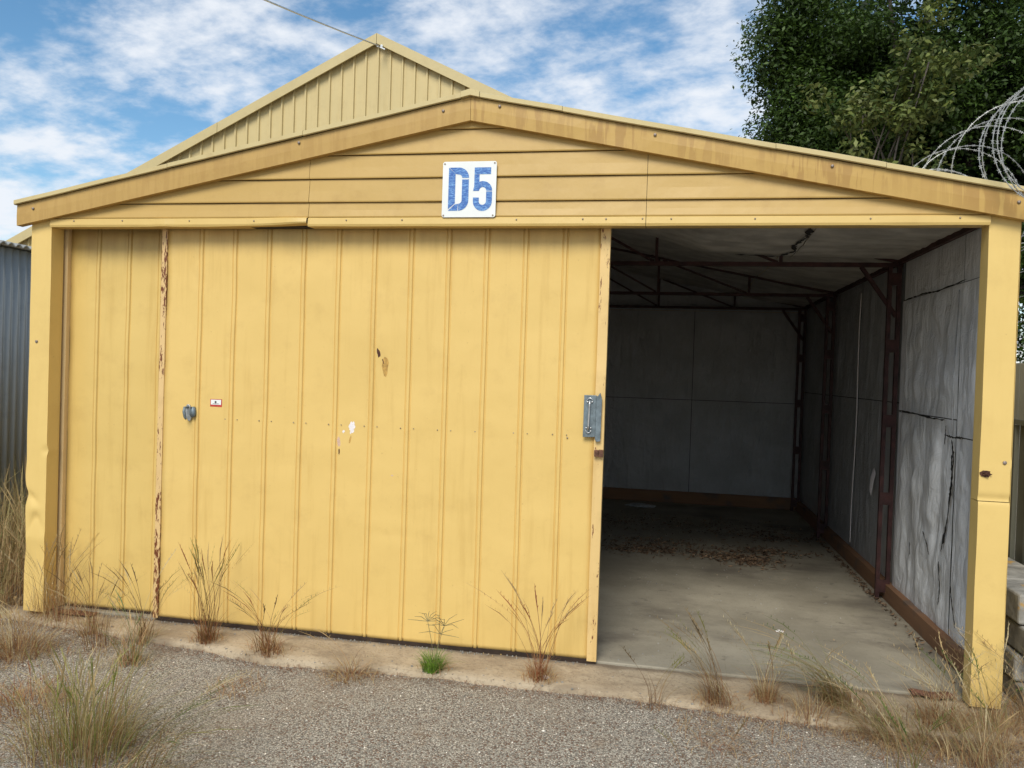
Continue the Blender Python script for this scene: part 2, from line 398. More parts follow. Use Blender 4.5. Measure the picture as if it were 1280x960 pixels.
def post(x0, x1, dent):
    for (z0, z1) in (((0.0, .985), (.988, 2.345)) if not dent else ((0.0, 2.345),)):
        m = MB(); nzr = 150; rows = []
        NF = 14; loop = [(x0, .085), (x0, .04)]+[(x0+(x1-x0)*k/NF, 0) for k in range(NF+1)]+[(x1, .04), (x1, .085)]
        for i in range(nzr+1):
            z = z0+(z1-z0)*i/nzr; r_ = []
            for j, (x, y) in enumerate(loop):
                dx = nz(x, y, z, 3)*.0025; dy = nz(x+5, y, z, 4)*.003
                u_ = (x-x0)/(x1-x0); f_ = 1 if y < .001 else 0
                if dent:
                    lw = max(0, 1-u_*2.2)
                    dx += lw*(.015*math.exp(-((z-.70)/.045)**2)-.005*math.exp(-((z-.82)/.06)**2)+.011*math.exp(-((z-.40)/.10)**2))
                    dy += .55*f_*(.020*math.exp(-((z-.69+.25*(u_-.2)*.3)/.022)**2)*math.exp(-((u_-.25)/.3)**2)-.012*math.exp(-((z-.61)/.035)**2)*math.exp(-((u_-.45)/.35)**2)+.016*math.exp(-((z-.52+.05*cos(u_*6))/.03)**2)*math.exp(-((u_-.5)/.3)**2)-.008*math.exp(-((z-.44)/.04)**2))
                    dy += .010*math.exp(-((z-.97)/.02)**2)*max(0, u_*3-2)*f_; dx += .004*math.exp(-((z-.97)/.03)**2)*(u_ > .9)
                else:
                    dx += .004*math.exp(-((z-1.17)/.02)**2)*(u_ > .9)
                    dy += f_*.007*math.exp(-((z-1.0)/.018)**2)
                    if z0 == 0: dy -= .003*f_
                r_.append((x+dx, y+dy, z))
            rows.append(r_)
        # subdivide across for smooth shading but keep the corners
        K_ = len(loop); m.grid([[rows[i][j] for i in range(nzr+1)] for j in range(K_)])
        m.add([rows[0][j] for j in range(K_)], [tuple(range(K_-1, -1, -1))])
        o = build(m, 'post', M_post, SH, smooth=True); o.data.set_sharp_from_angle(angle=radians(38))
    # outside returns at the back so the post is a closed box section
    m = MB(); m.box((x0+.002, .085, 0), (x1-.002, .100, 2.345)); build(m, 'post_back', M_post, SH)
post(0, .136, True); post(5.236, W, False)
# rusty hole, screw and joint grime on the right post
m = MB(); cx, cz = 5.262, 1.118; pl = []
for k in range(16):
    a = 2*pi*k/16; r_ = .022*(1+.35*nz(k*1.7, 0, 0)); pl.append((cx+cos(a)*r_*1.15, cz+sin(a)*r_*.72))
m.prism(pl, -.004, .0); 
for k in range(26):
    a = random.random()*2*pi; q = random.random()*.018; s_ = .003+.003*random.random()
    x, z = cx+cos(a)*q*1.2, cz+sin(a)*q*.7; m.bar((x, -.004, z), (x+random.uniform(-.008, .008), -.011, z+random.uniform(-.005, .005)), s_, s_)
build(m, 'rust_patch', M_rustdk, SH)
m = MB(); m.disc((5.345, .001, 1.175), (0, -1, 0), .009, .006); build(m, 'screw', M_screw, SH, smooth=True)
m = MB(); m.disc((.05, .001, 1.62), (0, -1, 0), .009, .006); build(m, 'screw', M_screw, SH, smooth=True)

# fascia, left and right of the apex
FH = .122
def fas(xa, xb, mat):
    n = 40; P = []
    for i in range(n+1):
        x = xa+(xb-xa)*i/n; zb = zf(x)
        P.append([(x, .0, zb), (x, -.045+nz(x, 0, 0, 2)*.002, zb), (x, -.047+nz(x, 3, 0, 3)*.003, zb+FH*.5), (x, -.045, zb+FH), (x, 0, zb+FH)])
    m = MB(); m.grid(P); e = P[0]; f_ = P[-1]; m.add(e, [(0, 1, 2, 3, 4)]); m.add(f_, [(4, 3, 2, 1, 0)])
    return build(m, 'fascia', mat, SH)
fas(-.064, AX-.001, M_fasc); fas(AX+.001, 5.445, M_fascR)['label'] = 'right fascia board with brown drip stains'
m = MB()
m.disc((2.541, -.047, 2.905), (0, -1, 0), .008, .006, 10); sc0 = build(m, 'fascia_screw', M_screw, SH, smooth=True)
for (x, z) in [(2.847, 2.92), (3.655, 2.752), (4.509, 2.581), (1.723, 2.754), (.049, 2.403), (5.34, 2.40)]:
    c = sc0.copy(); COL.objects.link(c); c.location = (x-2.541, -.001, z-2.905); c.parent = SH

# capping along the roof edge (several overlapping lengths), then roof sheets
def cap(xa, xb, lift=0.):
    n = 12; P = []
    for i in range(n+1):
        x = xa+(xb-xa)*i/n; zb = zf(x, FH)+.003+lift+nz(x, 1, 1, 3)*.002
        P.append([(x, -.058, zb-.004), (x, -.066, zb), (x, -.066, zb+.022), (x, -.052, zb+.028), (x, .06, zb+.029), (x, .06, zb)])
    m = MB(); m.grid(P); m.add(P[0], [(0, 1, 2, 3, 4, 5)]); m.add(P[-1], [(5, 4, 3, 2, 1, 0)])
    build(m, 'roof_capping', M_cap, SH)
cap(-.07, .93); cap(.932, 1.75, .0015); cap(1.752, AX-.052); cap(AX+.052, 3.18, .0015); cap(3.182, 4.24); cap(4.242, 4.75, .0015); cap(4.752, 5.46)
m = MB(); z = zf(AX, FH)
m.prism([(AX-.05, z-.008), (AX, z+.003), (AX+.05, z-.008), (AX+.05, z+.022), (AX, z+.036), (AX-.05, z+.022)], -.071, .10); build(m, 'ridge_cap', M_cap, SH)
for sgn in (-1, 1):
    n = 400; P = []
    for i in range(n+1):
        y = .061+(5.9-.061)*i/n; dz = .008*cos(2*pi*y/.076)
        P.append([(AX+sgn*.0, y, zf(AX, FH)+.012+dz), (AX+sgn*2.77, y, zf(AX+2.77, FH)+.012+dz)])
    if sgn > 0: P = P[::-1]
    m = MB(); m.grid(P); build(m, 'roof_sheet', M_cap, SH, smooth=True)

# gable boards: rows between seams, cut at the sheet joints and at the rake
JX = [.136, 1.772, 3.623, 5.236]
rows = [(2.351, 2.432), (2.436, 2.560), (2.564, 2.689), (2.693, 2.817), (2.821, 2.93)]
for ri, (z0, z1) in enumerate(rows):
    segs = [(JX[0], JX[1]), (JX[1], JX[2]), (JX[2], JX[3])]
    for (a, b) in segs:
        a += .0012; b -= .0012
        # rake clip: the board runs up behind the fascia
        def hw_(z): return AX-(2.853+.07-z)/.1996, AX+(2.853+.07-z)/.1996
        la, lb = hw_(z0)
        xa, xb = max(a, la), min(b, lb)
        if xb-xa < .02: continue
        n = max(4, int((xb-xa)/.06)); P = []
        for i in range(n+1):
            x = xa+(xb-xa)*i/n; zt = min(z1, zf(x, .07)); zt = max(zt, z0+.002)
            w1 = nz(x, ri, 0, 2.2)*.0025; w2 = nz(x, ri, 4, 3)*.0025; dz = nz(x, ri*3, 9, 1.5)*.0015
            zb = z0+dz if ri else z0
            P.append([(x, .012, zb), (x, -.011+w1, zb), (x, -.0125+w1, zb+.006), (x, -.006+w2, zb+(zt-zb)*.5), (x, .0+w2*.3, zt), (x, .012, zt)])
        m = MB(); m.grid(P); m.add(P[0], [(0, 1, 2, 3, 4, 5)]); m.add(P[-1], [(5, 4, 3, 2, 1, 0)])
        build(m, 'siding_board', M_side, SH)
# backing behind the boards
m = MB(); m.prism([(.05, 2.345), (5.32, 2.345), (5.32, zf(5.32, .06)), (AX, zf(AX, .06)), (.05, zf(.05, .06))], .013, .03); build(m, 'gable_backing', M_dark, SH)
# lintel flashing, three lengths; the left one is bent up at its right end
def flash(xa, xb, bent):
    n = 60; P = []
    for i in range(n+1):
        x = xa+(xb-xa)*i/n; b = 0; k = 0
        if bent:
            b = .012*max(0, (x-1.1)/.67)**2; k = .012*math.exp(-((x-.88)/.05)**2)+.018*math.exp(-((x-1.70)/.10)**2)
        q = nz(x, 0, 7, 4)*.002
        P.append([(x, .012, 2.352+b*.3), (x, -.010-k*.3+q, 2.349+b*.2), (x, -.017-k+q, 2.344), (x, -.021-k+q, 2.312+b), (x, -.017-k, 2.300+b*1.4+q), (x, .0, 2.300+b*1.2), (x, .075, 2.303)])
    m = MB(); m.grid(P); build(m, 'lintel_flashing', M_flash, SH)
flash(.138, 1.7705, True); flash(1.7735, 3.6215, False); flash(3.6245, 5.234, False)
m = MB()
for x in (.30, .62, 1.05, 1.45, 2.0, 2.32, 2.95, 3.3, 3.42, 3.606, 3.75, 4.16, 4.7, 5.1):
    m.disc((x, -.019, 2.333+nz(x, 0, 0)*.004), (0, -1, 0), .0042, .004, 8)
tag(build(m, 'rivets', M_screw, SH, smooth=True), kind='stuff')
m = MB(); m.box((.14, .02, 2.303), (5.23, .078, 2.345)); build(m, 'door_track', M_dark, SH)

# ---- ribbed door sheet
def dents(x, z, seed):
    d = nz(x+seed, 0, z, 1.3)*.008+nz(x, seed, z, 4.5)*.0040+nz(x*2.2, seed+4, z*9)*.0012+nz(x*8, seed, z*1.2)*.0012
    return d+.004*math.exp(-((z-.60)/.02)**2)*max(0, nz(x, 2, seed, 2))
def door_sheet(xa, xb, y, ribs, z0, z1, seed, name, mat, parent):
    prof = [(xa, 0.)]; ribs = sorted(ribs)
    for r_ in ribs: prof += [(r_-.021, 0.), (r_-.0165, .0042), (r_-.013, .0042), (r_-.008, -.004), (r_+.003, -.004), (r_+.008, .0048), (r_+.012, .0048), (r_+.017, 0.)]
    full = []
    allx = prof+[(xb, 0.)]
    for (p, q) in zip(allx[:-1], allx[1:]):
        full.append(p); d = q[0]-p[0]
        if d > .05:
            for k in range(1, 5): full.append((p[0]+d*k/5, 0.))
    full.append(allx[-1]); P = []
    nzr = 110
    for (x, o) in full:
        r_ = []
        for i in range(nzr+1):
            z = z0+(z1-z0)*i/nzr
            d = dents(x, z, seed)
            r_.append((x+nz(seed, 3, z, 1.1)*.002, y+o+d, z))
        P.append(r_)
    m = MB(); m.grid(P); e = .012
    o_ = build(m, name, mat, parent, smooth=True)
    o_.data.set_sharp_from_angle(angle=radians(25))
    s_ = o_.modifiers.new('thickness', 'SOLIDIFY'); s_.thickness = .0015; s_.offset = 1
    return o_
FR = [3.205-.2135*k for k in range(11)]
D1 = door_sheet(.846, 3.392, .090, FR, .012, 2.34, 1.0, 'sliding_door', M_door, SH)
D1['label'] = 'wide front sliding door leaf with latch plate'
D2 = door_sheet(.150, .870, .150, [.345, .553, .762], .012, 2.34, 9.0, 'rear_door', M_door2, SH)
D2['label'] = 'narrow rear door leaf at the left'
def edge(parent, xa, xb, y, mat, z0=.004, z1=2.34, dep=.03):
    P = []; n = 70
    for i in range(n+1):
        z = z0+(z1-z0)*i/n; q = nz(xa, 1, z, 6)*.0015
        P.append([(xa+q, y+dep, z), (xa+q, y, z), ((xa+xb)/2, y-.0012, z), (xb+q*.7, y, z), (xb+q*.7, y+dep, z)])
    m = MB(); m.grid(P); m.add([P[0][k] for k in range(5)], [(4, 3, 2, 1, 0)]); return build(m, 'edge_channel', mat, parent)
edge(D1, 3.389, 3.440, .078, M_edge, dep=.055); edge(D1, .812, .846, .080, M_edgeR, dep=.05); edge(D2, .106, .150, .118, M_edge2)
for (par, xa, xb, y) in ((D1, .83, 3.437, .094), (D2, .15, .86, .152)):
    n = 110; P = []
    for i in range(n+1):
        x = xa+(xb-xa)*i/n; q = nz(x, 0, 2, 7)*.004+nz(x, 0, 5, 30)*.003
        P.append([(x, y+.02, -.010), (x, y-.008, -.012+q*.3), (x, y-.010, .012+q*.6), (x, y+.02, .015)])
    m = MB(); m.grid(P); build(m, 'bottom_rail', M_dark, par)
m = MB()
for k, x in enumerate(FR[:-1]):
    for z in (1.20,):
        m.disc((x-.040, .088, z+nz(x, 1, 1)*.01), (0, -1, 0), .0035, .003, 8); m.disc((x+.036, .088, z+nz(x, 1, 1)*.01), (0, -1, 0), .003, .003, 8)
m.disc((3.245, .088, 1.188), (0, -1, 0), .0045, .004, 8)
tag(build(m, 'rivets', M_screw, D1, smooth=True), kind='stuff')
# latch plate, bolt, lug
m = MB(); m.prism([(3.330, 1.198), (3.395, 1.200), (3.395, 1.421), (3.331, 1.421)], .062, .070)
m.prism([(3.3955, 1.185), (3.404, 1.176), (3.424, 1.18), (3.426, 1.40), (3.416, 1.436), (3.404, 1.418), (3.3955, 1.418)], .056, .068)
m.box((3.335, .070, 1.21), (3.39, .086, 1.41)); build(m, 'latch_plate', M_steelg, D1, bevel=.0015)
m = MB(); X0, X1 = 3.352, 3.372
pts = [Vector((3.3625-.0035*t, .048, 1.392-.155*t)) for t in np.linspace(0, 1, 8)]
m.tube(pts, .0045, 8)
m.tube([(3.3625+.014*cos(a), .055, 1.390+.016*sin(a)) for a in np.linspace(0, pi, 9)], .0028, 6)
m.tube([(3.359+.013*cos(a), .055, 1.236+.015*sin(a)) for a in np.linspace(pi, 2*pi, 9)], .0028, 6)
m.disc((3.350, .062, 1.385), (0, -1, 0), .005, .008, 8); m.disc((3.375, .062, 1.385), (0, -1, 0), .005, .008, 8)
m.disc((3.347, .062, 1.247), (0, -1, 0), .0045, .006, 8); m.disc((3.371, .062, 1.247), (0, -1, 0), .0045, .006, 8)
build(m, 'latch_bolt', M_chrome, D1, smooth=True)
m = MB(); m.box((3.394, .052, 1.098), (3.414, .078, 1.132)); m.box((3.416, .056, 1.096), (3.440, .0775, 1.134)); m.box((3.402, .049, 1.108), (3.409, .052, 1.120)); build(m, 'lock_lug', M_brown, D1, bevel=.002)
# oval turn handle on the left
m = MB()
def ell(cx, cz, rx, rz, y0, y1, mm, t=0.):
    n = 20; pl = [(cx+cos(a)*rx*cos(t)-sin(a)*rz*sin(t), cz+cos(a)*rx*sin(t)+sin(a)*rz*cos(t)) for a in [2*pi*k/n for k in range(n)]]
    mm.prism(pl, y0, y1)
ell(1.018, 1.231, .020, .050, .070, .084, m, .12); build(m, 'handle_plate', M_galv, D1, bevel=.002)
m = MB(); m.tube([(1.013, .070, 1.262), (1.008, .045, 1.262), (1.010, .038, 1.238), (1.016, .040, 1.205), (1.020, .045, 1.192)], [.007, .007, .009, .008, .004], 10)
ell(1.047, 1.236, .017, .031, .060, .0835, m); build(m, 'handle_lever', M_steelg, D1, smooth=True)
m = MB(); m.disc((1.041, .059, 1.262), (0, -1, 0), .005, .003, 10); build(m, 'keyhole', M_black, D1)
# sticker
m = MB(); m.box((1.148, .0835, 1.272), (1.222, .086, 1.316)); st = build(m, 'sticker', M_red, D1)
m = MB(); m.box((1.1525, .0825, 1.2835), (1.2175, .0834, 1.3125)); build(m, 'sticker_face', M_white, D1)
m = MB(); m.disc((1.183, .0823, 1.299), (0, -1, 0), .0062, .001, 12); m.box((1.165, .0815, 1.2885), (1.203, .0823, 1.2905)); build(m, 'sticker_print', M_black, D1)
# rust run and chips
def blob(name, mat, pts_, y, parent, jit=.002):
    m = MB(); cx = sum(p[0] for p in pts_)/len(pts_); cz = sum(p[1] for p in pts_)/len(pts_); n = len(pts_)
    Y_ = lambda x, z: .090+dents(x, z, 1.0)-.0030
    m.add([(cx, Y_(cx, cz), cz)]+[(x, Y_(x, z)+.0012, z) for x, z in pts_], [(0, k+1, (k+1) % n+1) for k in range(n)])
    build(m, name, mat, parent, smooth=True)
def ellp(cx, cz, rx, rz, t=0, n=18, j=.18):
    r_ = []
    for k in range(n):
        a = 2*pi*k/n; s_ = 1+random.uniform(-j, j); x, z = cos(a)*rx*s_, sin(a)*rz*s_
        r_.append((cx+x*cos(t)-z*sin(t), cz+x*sin(t)+z*cos(t)))
    return r_
blob('rust_run', M_rustst, [(2.196, 1.575), (2.190, 1.54), (2.198, 1.51), (2.205, 1.485), (2.216, 1.478), (2.224, 1.50), (2.226, 1.53), (2.232, 1.56), (2.222, 1.585), (2.206, 1.592)], .0800, D1, 0)
blob('dark_scrape', M_rustdk, ellp(2.170, 1.612, .010, .022, .15, j=.3), .0740, D1, 0)
blob('dark_scrape', M_rustdk, ellp(2.200, 1.560, .0035, .022, .35), .0785, D1, 0)
blob('paint_chip', M_chip, ellp(2.025, 1.188, .016, .030, -.12, 22, .35), .0845, D1, 0)
blob('paint_chip', M_chip, ellp(1.975, 1.163, .007, .008, 0, 9, .4), .0800, D1, 0)
blob('dark_scrape', M_rustst, ellp(2.015, 1.118, .006, .024, -.2, j=.2), .0842, D1, 0)
blob('paint_chip', M_chipp, ellp(1.947, 1.105, .010, .030, .08, j=.2), .0760, D1, 0)
blob('dark_scrape', M_rustdk, ellp(1.952, 1.048, .004, .018, 0), .0755, D1, 0)
blob('paint_chip', M_chipp, ellp(2.27, .930, .007, .004, 0), .0850, D1, 0)

# ---- walls outside
def ribbed(axis_, c, a0, a1, z0, z1, amp, pitch, name, mat, parent=None, kind='corr', n_per=8, org=(0, 0, 0), out=-1):
    n = int((a1-a0)/pitch*n_per); P = []
    for i in range(n+1):
        a = a0+(a1-a0)*i/n; ph = (a/pitch) % 1
        o = amp*cos(2*pi*ph) if kind == 'corr' else (amp if ph < .14 else 0)
        o *= out
        P.append([((a, c+o, z) if axis_ == 'x' else (c+o, a, z)) for z in (z0, z1)])
    m = MB(); m.grid(P); ob = build(m, name, mat, parent, smooth=(kind == 'corr'), origin=org)
    s_ = ob.modifiers.new('thickness', 'SOLIDIFY'); s_.thickness = .002
    return ob
ribbed('y', 5.425, .125, 5.84, -.02, 2.36, .004, .2, 'side_wall', M_door, SH, 'rib')
ribbed('y', -.045, .125, 5.84, -.02, 2.36, .004, .2, 'side_wall', M_door, SH, 'rib')
ribbed('x', 5.84, -.04, 5.42, -.02, 2.36, .004, .2, 'rear_wall', M_door, SH, 'rib')
m = MB(); m.prism([(-.04, 2.362), (5.42, 2.362), (5.42, zf(5.42, .11)), (AX, zf(AX, .11)), (-.04, zf(-.04, .11))], 5.82, 5.85); build(m, 'rear_gable', M_door, SH)

# ---- foil lining in sheets
def sheet(p0, du, dv, nrm, nu, nv, amp, seed, name='lining_sheet', mat=None, fn=None):
    p0, du, dv, nrm = map(Vector, (p0, du, dv, nrm)); P = []; lu, lv = du.length, dv.length
    for i in range(nu+1):
        r_ = []
        for j in range(nv+1):
            u_, v_ = i/nu, j/nv; U, V_ = u_*lu, v_*lv
            d = nz(U*6+seed, V_*1.1, seed)*amp+nz(U*14+seed+V_*1.2, V_*2.6, seed+4)*amp*.38+nz(U*4, V_*6+seed, 3)*amp*.5+abs(nz(U*8-V_*4, V_*7+seed, 3))*amp*.4
            d *= min(1, 6*min(u_, 1-u_)+.1, 6*min(v_, 1-v_)+.1)
            q = p0+du*u_+dv*v_+nrm*(max(d+amp*.35, -.002)+.004)
            if fn: q = fn(q)
            r_.append(tuple(q))
        P.append(r_)
    m = MB(); m.grid(P); o_ = build(m, name, mat or M_foil, SH, smooth=True); return o_
XL = 5.395
g_ = .003
def rwall(y0, y1, z0, z1, seed, amp=.012): sheet((XL, y0+g_, z0+g_), (0, y1-y0-2*g_, 0), (0, 0, z1-z0-2*g_), (-1, 0, 0), max(8, int((y1-y0)*70)), 60, amp, seed, mat=M_foilLit if y0 < 1.8 else M_foil)
for (ya, yb) in ((.125, .745), (.745, 1.87)):
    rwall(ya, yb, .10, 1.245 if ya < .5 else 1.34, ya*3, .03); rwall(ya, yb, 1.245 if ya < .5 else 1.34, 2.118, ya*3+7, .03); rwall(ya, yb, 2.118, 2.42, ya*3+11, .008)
for (ya, yb) in ((1.87, 3.1), (3.1, 4.06), (4.06, 5.75)):
    rwall(ya, yb, .10, 1.40, ya*3); rwall(ya, yb, 1.40, 2.42, ya*3+7)
for (ya, yb) in ((.16, 2.0), (2.0, 4.0), (4.0, 5.75)):
    sheet((-.02, ya, .1), (0, yb-ya, 0), (0, 0, 2.32), (1, 0, 0), 30, 20, .01, ya)
for k, (xa, xb) in enumerate(((-.02, 1.3), (1.3, 2.7), (2.7, 4.095), (4.095, 5.39))):
    sheet((xa+g_, 5.76, .14), (xb-xa-2*g_, 0, 0), (0, 0, 1.257-.14), (0, -1, 0), 40, 30, .010, xa*2+3)
    sheet((xa+g_, 5.76, 1.263), (xb-xa-2*g_, 0, 0), (0, 0, 2.34-1.263), (0, -1, 0), 40, 30, .010, xa*2+13)
m = MB(); m.prism([(-.03, 2.345), (5.40, 2.345), (5.40, zf(5.4, .10)), (AX, zf(AX, .10)), (-.03, zf(-.03, .10))], 5.762, 5.772); build(m, 'lining_gable', M_foil, SH)
m = MB(); m.box((5.399, .125, .0), (5.411, 5.76, 2.43)); m.box((-.04, .125, 0), (-.026, 5.76, 2.43)); m.box((-.02, 5.768, 0), (5.39, 5.78, 2.34)); build(m, 'wall_backing', M_tear, SH)
# ceiling foil, sagging in the front bay
def ceil_z(x, y):
    b = zf(x, .085)
    s_ = math.exp(-((y-1.75)/.75)**2) if y > 1.75 else math.exp(-((y-1.75)/1.3)**2)
    t = max(0, min(1, (5.36-x)/.4))
    tgt = float(np.interp(x, [2.7, 3.4, 3.64, 4.0, 4.5, 5.39], [2.78, 2.63, 2.57, 2.455, 2.43, 2.415]))
    if y > 1.95: s_ *= max(0, 1-(y-1.95)/.06)*1.0
    b2 = b-.03*abs(sin(pi*(y-1.87)/2.19))*t
    return b2*(1-s_)+min(b2, tgt)*s_
def cfix(q):
    q.z = ceil_z(q.x if q.x > AX else 2*AX-q.x, q.y)+nz(q.x*1.5, q.y*9, 1)*.007+nz(q.x*4, q.y*22, 5)*.003
    return q
for (ya, yb) in ((.10, 1.0), (1.0, 1.98), (1.983, 3.0), (3.0, 4.1), (4.1, 5.76)):
    for (xa, xb) in ((-.02, AX), (AX, 4.615), (4.62, 5.40)):
        sheet((xa, ya, 2.5), (xb-xa, 0, 0), (0, yb-ya, 0), (0, 0, 1), 24, 50, .0, 1, 'ceiling_sheet', M_ceil, cfix)
# torn seams (dark ragged gaps) in the foil
def tear(name, path, w0, side='wall'):
    m = MB(); a = []; b = []
    n = len(path)*6
    for i in range(n+1):
        t = i/n*(len(path)-1); k = min(int(t), len(path)-2); p = Vector(path[k]).lerp(Vector(path[k+1]), t-k)
        w_ = w0*(.25+abs(nz(i*.7, w0*50, path[0][2]))*2.2)*(1 if 0 < i < n else .05)
        j = nz(i*.9, 7, path[0][1])*w0*1.2
        d = (Vector(path[k+1])-Vector(path[k])).normalized()
        nrm = Vector((-1, 0, 0)) if side == 'wall' else Vector((0, 0, -1))
        s_ = d.cross(nrm).normalized()
        a.append(tuple(p+s_*(j+w_))); b.append(tuple(p+s_*(j-w_)))
    m.grid([[a[i], b[i]] for i in range(n+1)]); o_ = build(m, name, M_tear, SH)
    so_ = o_.modifiers.new('t', 'SOLIDIFY'); so_.thickness = .002
T = 5.362
tear('torn_seam', [(T, 1.79, 2.113), (T, 1.4, 2.12), (T, 1.1, 2.105), (T, .64, 2.122)], .0045)
tear('torn_seam', [(T, 1.82, 1.35), (T, 1.5, 1.345), (T, 1.1, 1.33), (T, .88, 1.33)], .006)
tear('torn_seam', [(T, .88, 1.245), (T, .74, 1.24), (T, .58, 1.249)], .005)
tear('torn_seam', [(T, .865, 1.30), (T, .875, 1.19)], .005)
tear('torn_seam', [(T, .764, 1.226), (T, .723, 1.116), (T, .745, .95), (T, .79, .742), (T, .87, .563)], .011)
tear('torn_seam', [(T, .755, 1.14), (T, .738, 1.02), (T, .76, .90)], .012)
tear('torn_seam', [(T, .90, .50), (T, .86, .35), (T, .88, .25)], .006)
tear('torn_seam', [(T, 1.20, .62), (T, 1.12, .56), (T, 1.07, .50)], .005)
tear('torn_seam', [(T, .70, .42), (T, .66, .32), (T, .60, .2)], .005)
tear('torn_seam', [(T, 1.45, .50), (T, 1.44, .42)], .004)
tear('torn_seam', [(T, 1.92, .95), (T, 1.90, .84), (T, 1.93, .78)], .009)
cz_ = lambda x, y: ceil_z(x, y)-.010
tear('torn_seam', [(4.580, .9, cz_(4.58, .9)), (4.60, 1.15, cz_(4.6, 1.15)), (4.56, 1.4, cz_(4.56, 1.4)), (4.60, 1.6, cz_(4.6, 1.6)), (4.53, 1.80, cz_(4.53, 1.8))], .013, 'ceil')
tear('torn_seam', [(4.22, 1.84, cz_(4.22, 1.84)), (4.36, 1.85, cz_(4.36, 1.85)), (4.50, 1.86, cz_(4.5, 1.86))], .010, 'ceil')
# pale rolled seam and a hanging scrap
m = MB(); m.tube([(5.372, 3.05+.02*sin(z*4)+.05*(2.3-z)/2, z) for z in np.linspace(.16, 2.30, 24)], .005, 6); build(m, 'pale_seam', M_chip, SH, smooth=True)
m = MB(); m.tube([(5.372, .785+.02*sin(z*5), z) for z in np.linspace(1.25, 2.08, 16)], .003, 5); build(m, 'pale_seam', M_foil, SH, smooth=True)
m = MB(); m.grid([[(5.372, 2.47, .86), (5.355, 2.46, .80), (5.345, 2.44, .73)], [(5.372, 2.42, .88), (5.350, 2.41, .81), (5.340, 2.41, .70)], [(5.372, 2.37, .84), (5.360, 2.37, .79), (5.350, 2.40, .66)]]); build(m, 'hanging_scrap', M_chip, SH, smooth=True)
# bottom plates
m = MB(); m.box((5.335, .13, .001), (5.394, 5.70, .115)); build(m, 'bottom_plate', M_timber, SH, bevel=.003)
m = MB(); m.box((-.02, 5.70, .001), (5.332, 5.758, .14)); build(m, 'bottom_plate', M_timber, SH, bevel=.003)
m = MB(); m.box((-.019, .2, .001), (.035, 5.69, .115)); build(m, 'bottom_plate', M_timber, SH, bevel=.003)

# ---- steel frames
def frame(y, first):
    fr = MB(); TC = lambda x: 2.405+.1996*(AX+2.70-abs(x-AX)-AX) if False else 2.395+.1996*(2.70-abs(x-AX))
    fr.bar((0, y, 2.375), (5.375, y, 2.375), .035, .030)
    o_ = build(fr, 'truss', M_oxide, SH)
    for sgn in (-1, 1):
        c = MB(); X = lambda x: AX+sgn*(x-AX)
        c.bar((X(5.385), y, TC(5.385)), (AX, y, TC(AX)), .03, .030); build(c, 'top_chord', M_oxide, o_)
        for x in (3.66, 4.55):
            c = MB(); c.bar((X(x), y, 2.391), (X(x), y, TC(x)-.012), .022, .022); build(c, 'web_strut', M_oxide, o_)
        for (x0, z0, x1, z1) in ((3.70, TC(3.7)-.02, 4.53, 2.392), (AX+.02, TC(AX)-.03, 3.64, 2.392)):
            c = MB(); c.bar((X(x0), y+.012, z0), (X(x1), y+.012, z1), .018, .018); build(c, 'web_brace', M_oxide, o_)
        c = MB(); c.bar((X(5.10), y, 2.362), (X(5.345), y, 2.01), .026, .026); build(c, 'knee_brace', M_oxide, o_)
    c = MB(); c.bar((AX, y, 2.391), (AX, y, TC(AX)-.012), .022, .022); build(c, 'web_strut', M_oxide, o_)
    for sgn in (-1, 1):
        X = lambda x: AX+sgn*(x-AX); xa, xb = X(5.295), X(5.352)
        c = MB(); c.bar((X(5.284), y-.02, .002), (X(5.290), y-.02, 2.36), .026, .032, (0, 1, 0))
        c.bar((X(5.352), y-.02, .002), (X(5.352), y-.02, 2.36), .026, .032, (0, 1, 0))
        k_ = build(c, 'column', M_oxide, SH)
        b0 = None
        for z in (.10, .72, 1.27, 1.80, 2.27):
            if b0 is None:
                c = MB(); c.box((min(X(5.276), X(5.362)), y-.041, z-.045), (max(X(5.276), X(5.362)), y-.0365, z+.045)); b0 = build(c, 'batten_plate', M_oxide, k_)
            else: c = b0.copy(); COL.objects.link(c); c.parent = k_; c.location = (0, 0, z-.10)
frame(1.90, True); frame(4.06, False); frame(5.66, False)
for x in (5.355, .02):
    m = MB(); m.bar((x, .13, 2.395), (x, 5.75, 2.395), .03, .032); build(m, 'eave_beam', M_oxide, SH)
for x in (3.6, 4.5):
    m = MB(); m.bar((x, .13, zf(x, .10)), (x, 5.75, zf(x, .10)), .03, .03); build(m, 'purlin', M_oxide, SH)

# ================================================================== SIGN D5
sg = thing('sign', 'white enamel square sign reading D5 in blue on the yellow gable', 'sign', (2.69, -.02, 2.345))
m = MB(); r_ = .012; xa, xb, za, zb = 2.543, 2.837, 2.345, 2.641; pl = []
for cx, cz, a0 in ((xb-r_, zb-r_, 0), (xa+r_, zb-r_, 90), (xa+r_, za+r_, 180), (xb-r_, za+r_, 270)):
    for k in range(5): a = radians(a0+k*22.5); pl.append((cx+cos(a)*r_, cz+sin(a)*r_))
m.prism(pl[::-1][::-1], -.026, -.023); build(m, 'plate', M_white, sg, bevel=.0006)
def pairs_to(mm, prs, gaps, y, ox, oz):
    for i in range(len(prs)-1):
        (a, b), (c, d) = prs[i], prs[i+1]
        if i in gaps:                                    # thin pale joint between segments
            t = .07; c = (c[0], c[1])
            a = (a[0]+(c[0]-a[0])*t, a[1]+(c[1]-a[1])*t); b = (b[0]+(d[0]-b[0])*t, b[1]+(d[1]-b[1])*t)
        q = [(ox+p_[0], y, oz+p_[1]) for p_ in (a, c, d, b)]
        mm.add(q, [(0, 1, 2, 3)])
hD, wD, t = .229, .111, .037
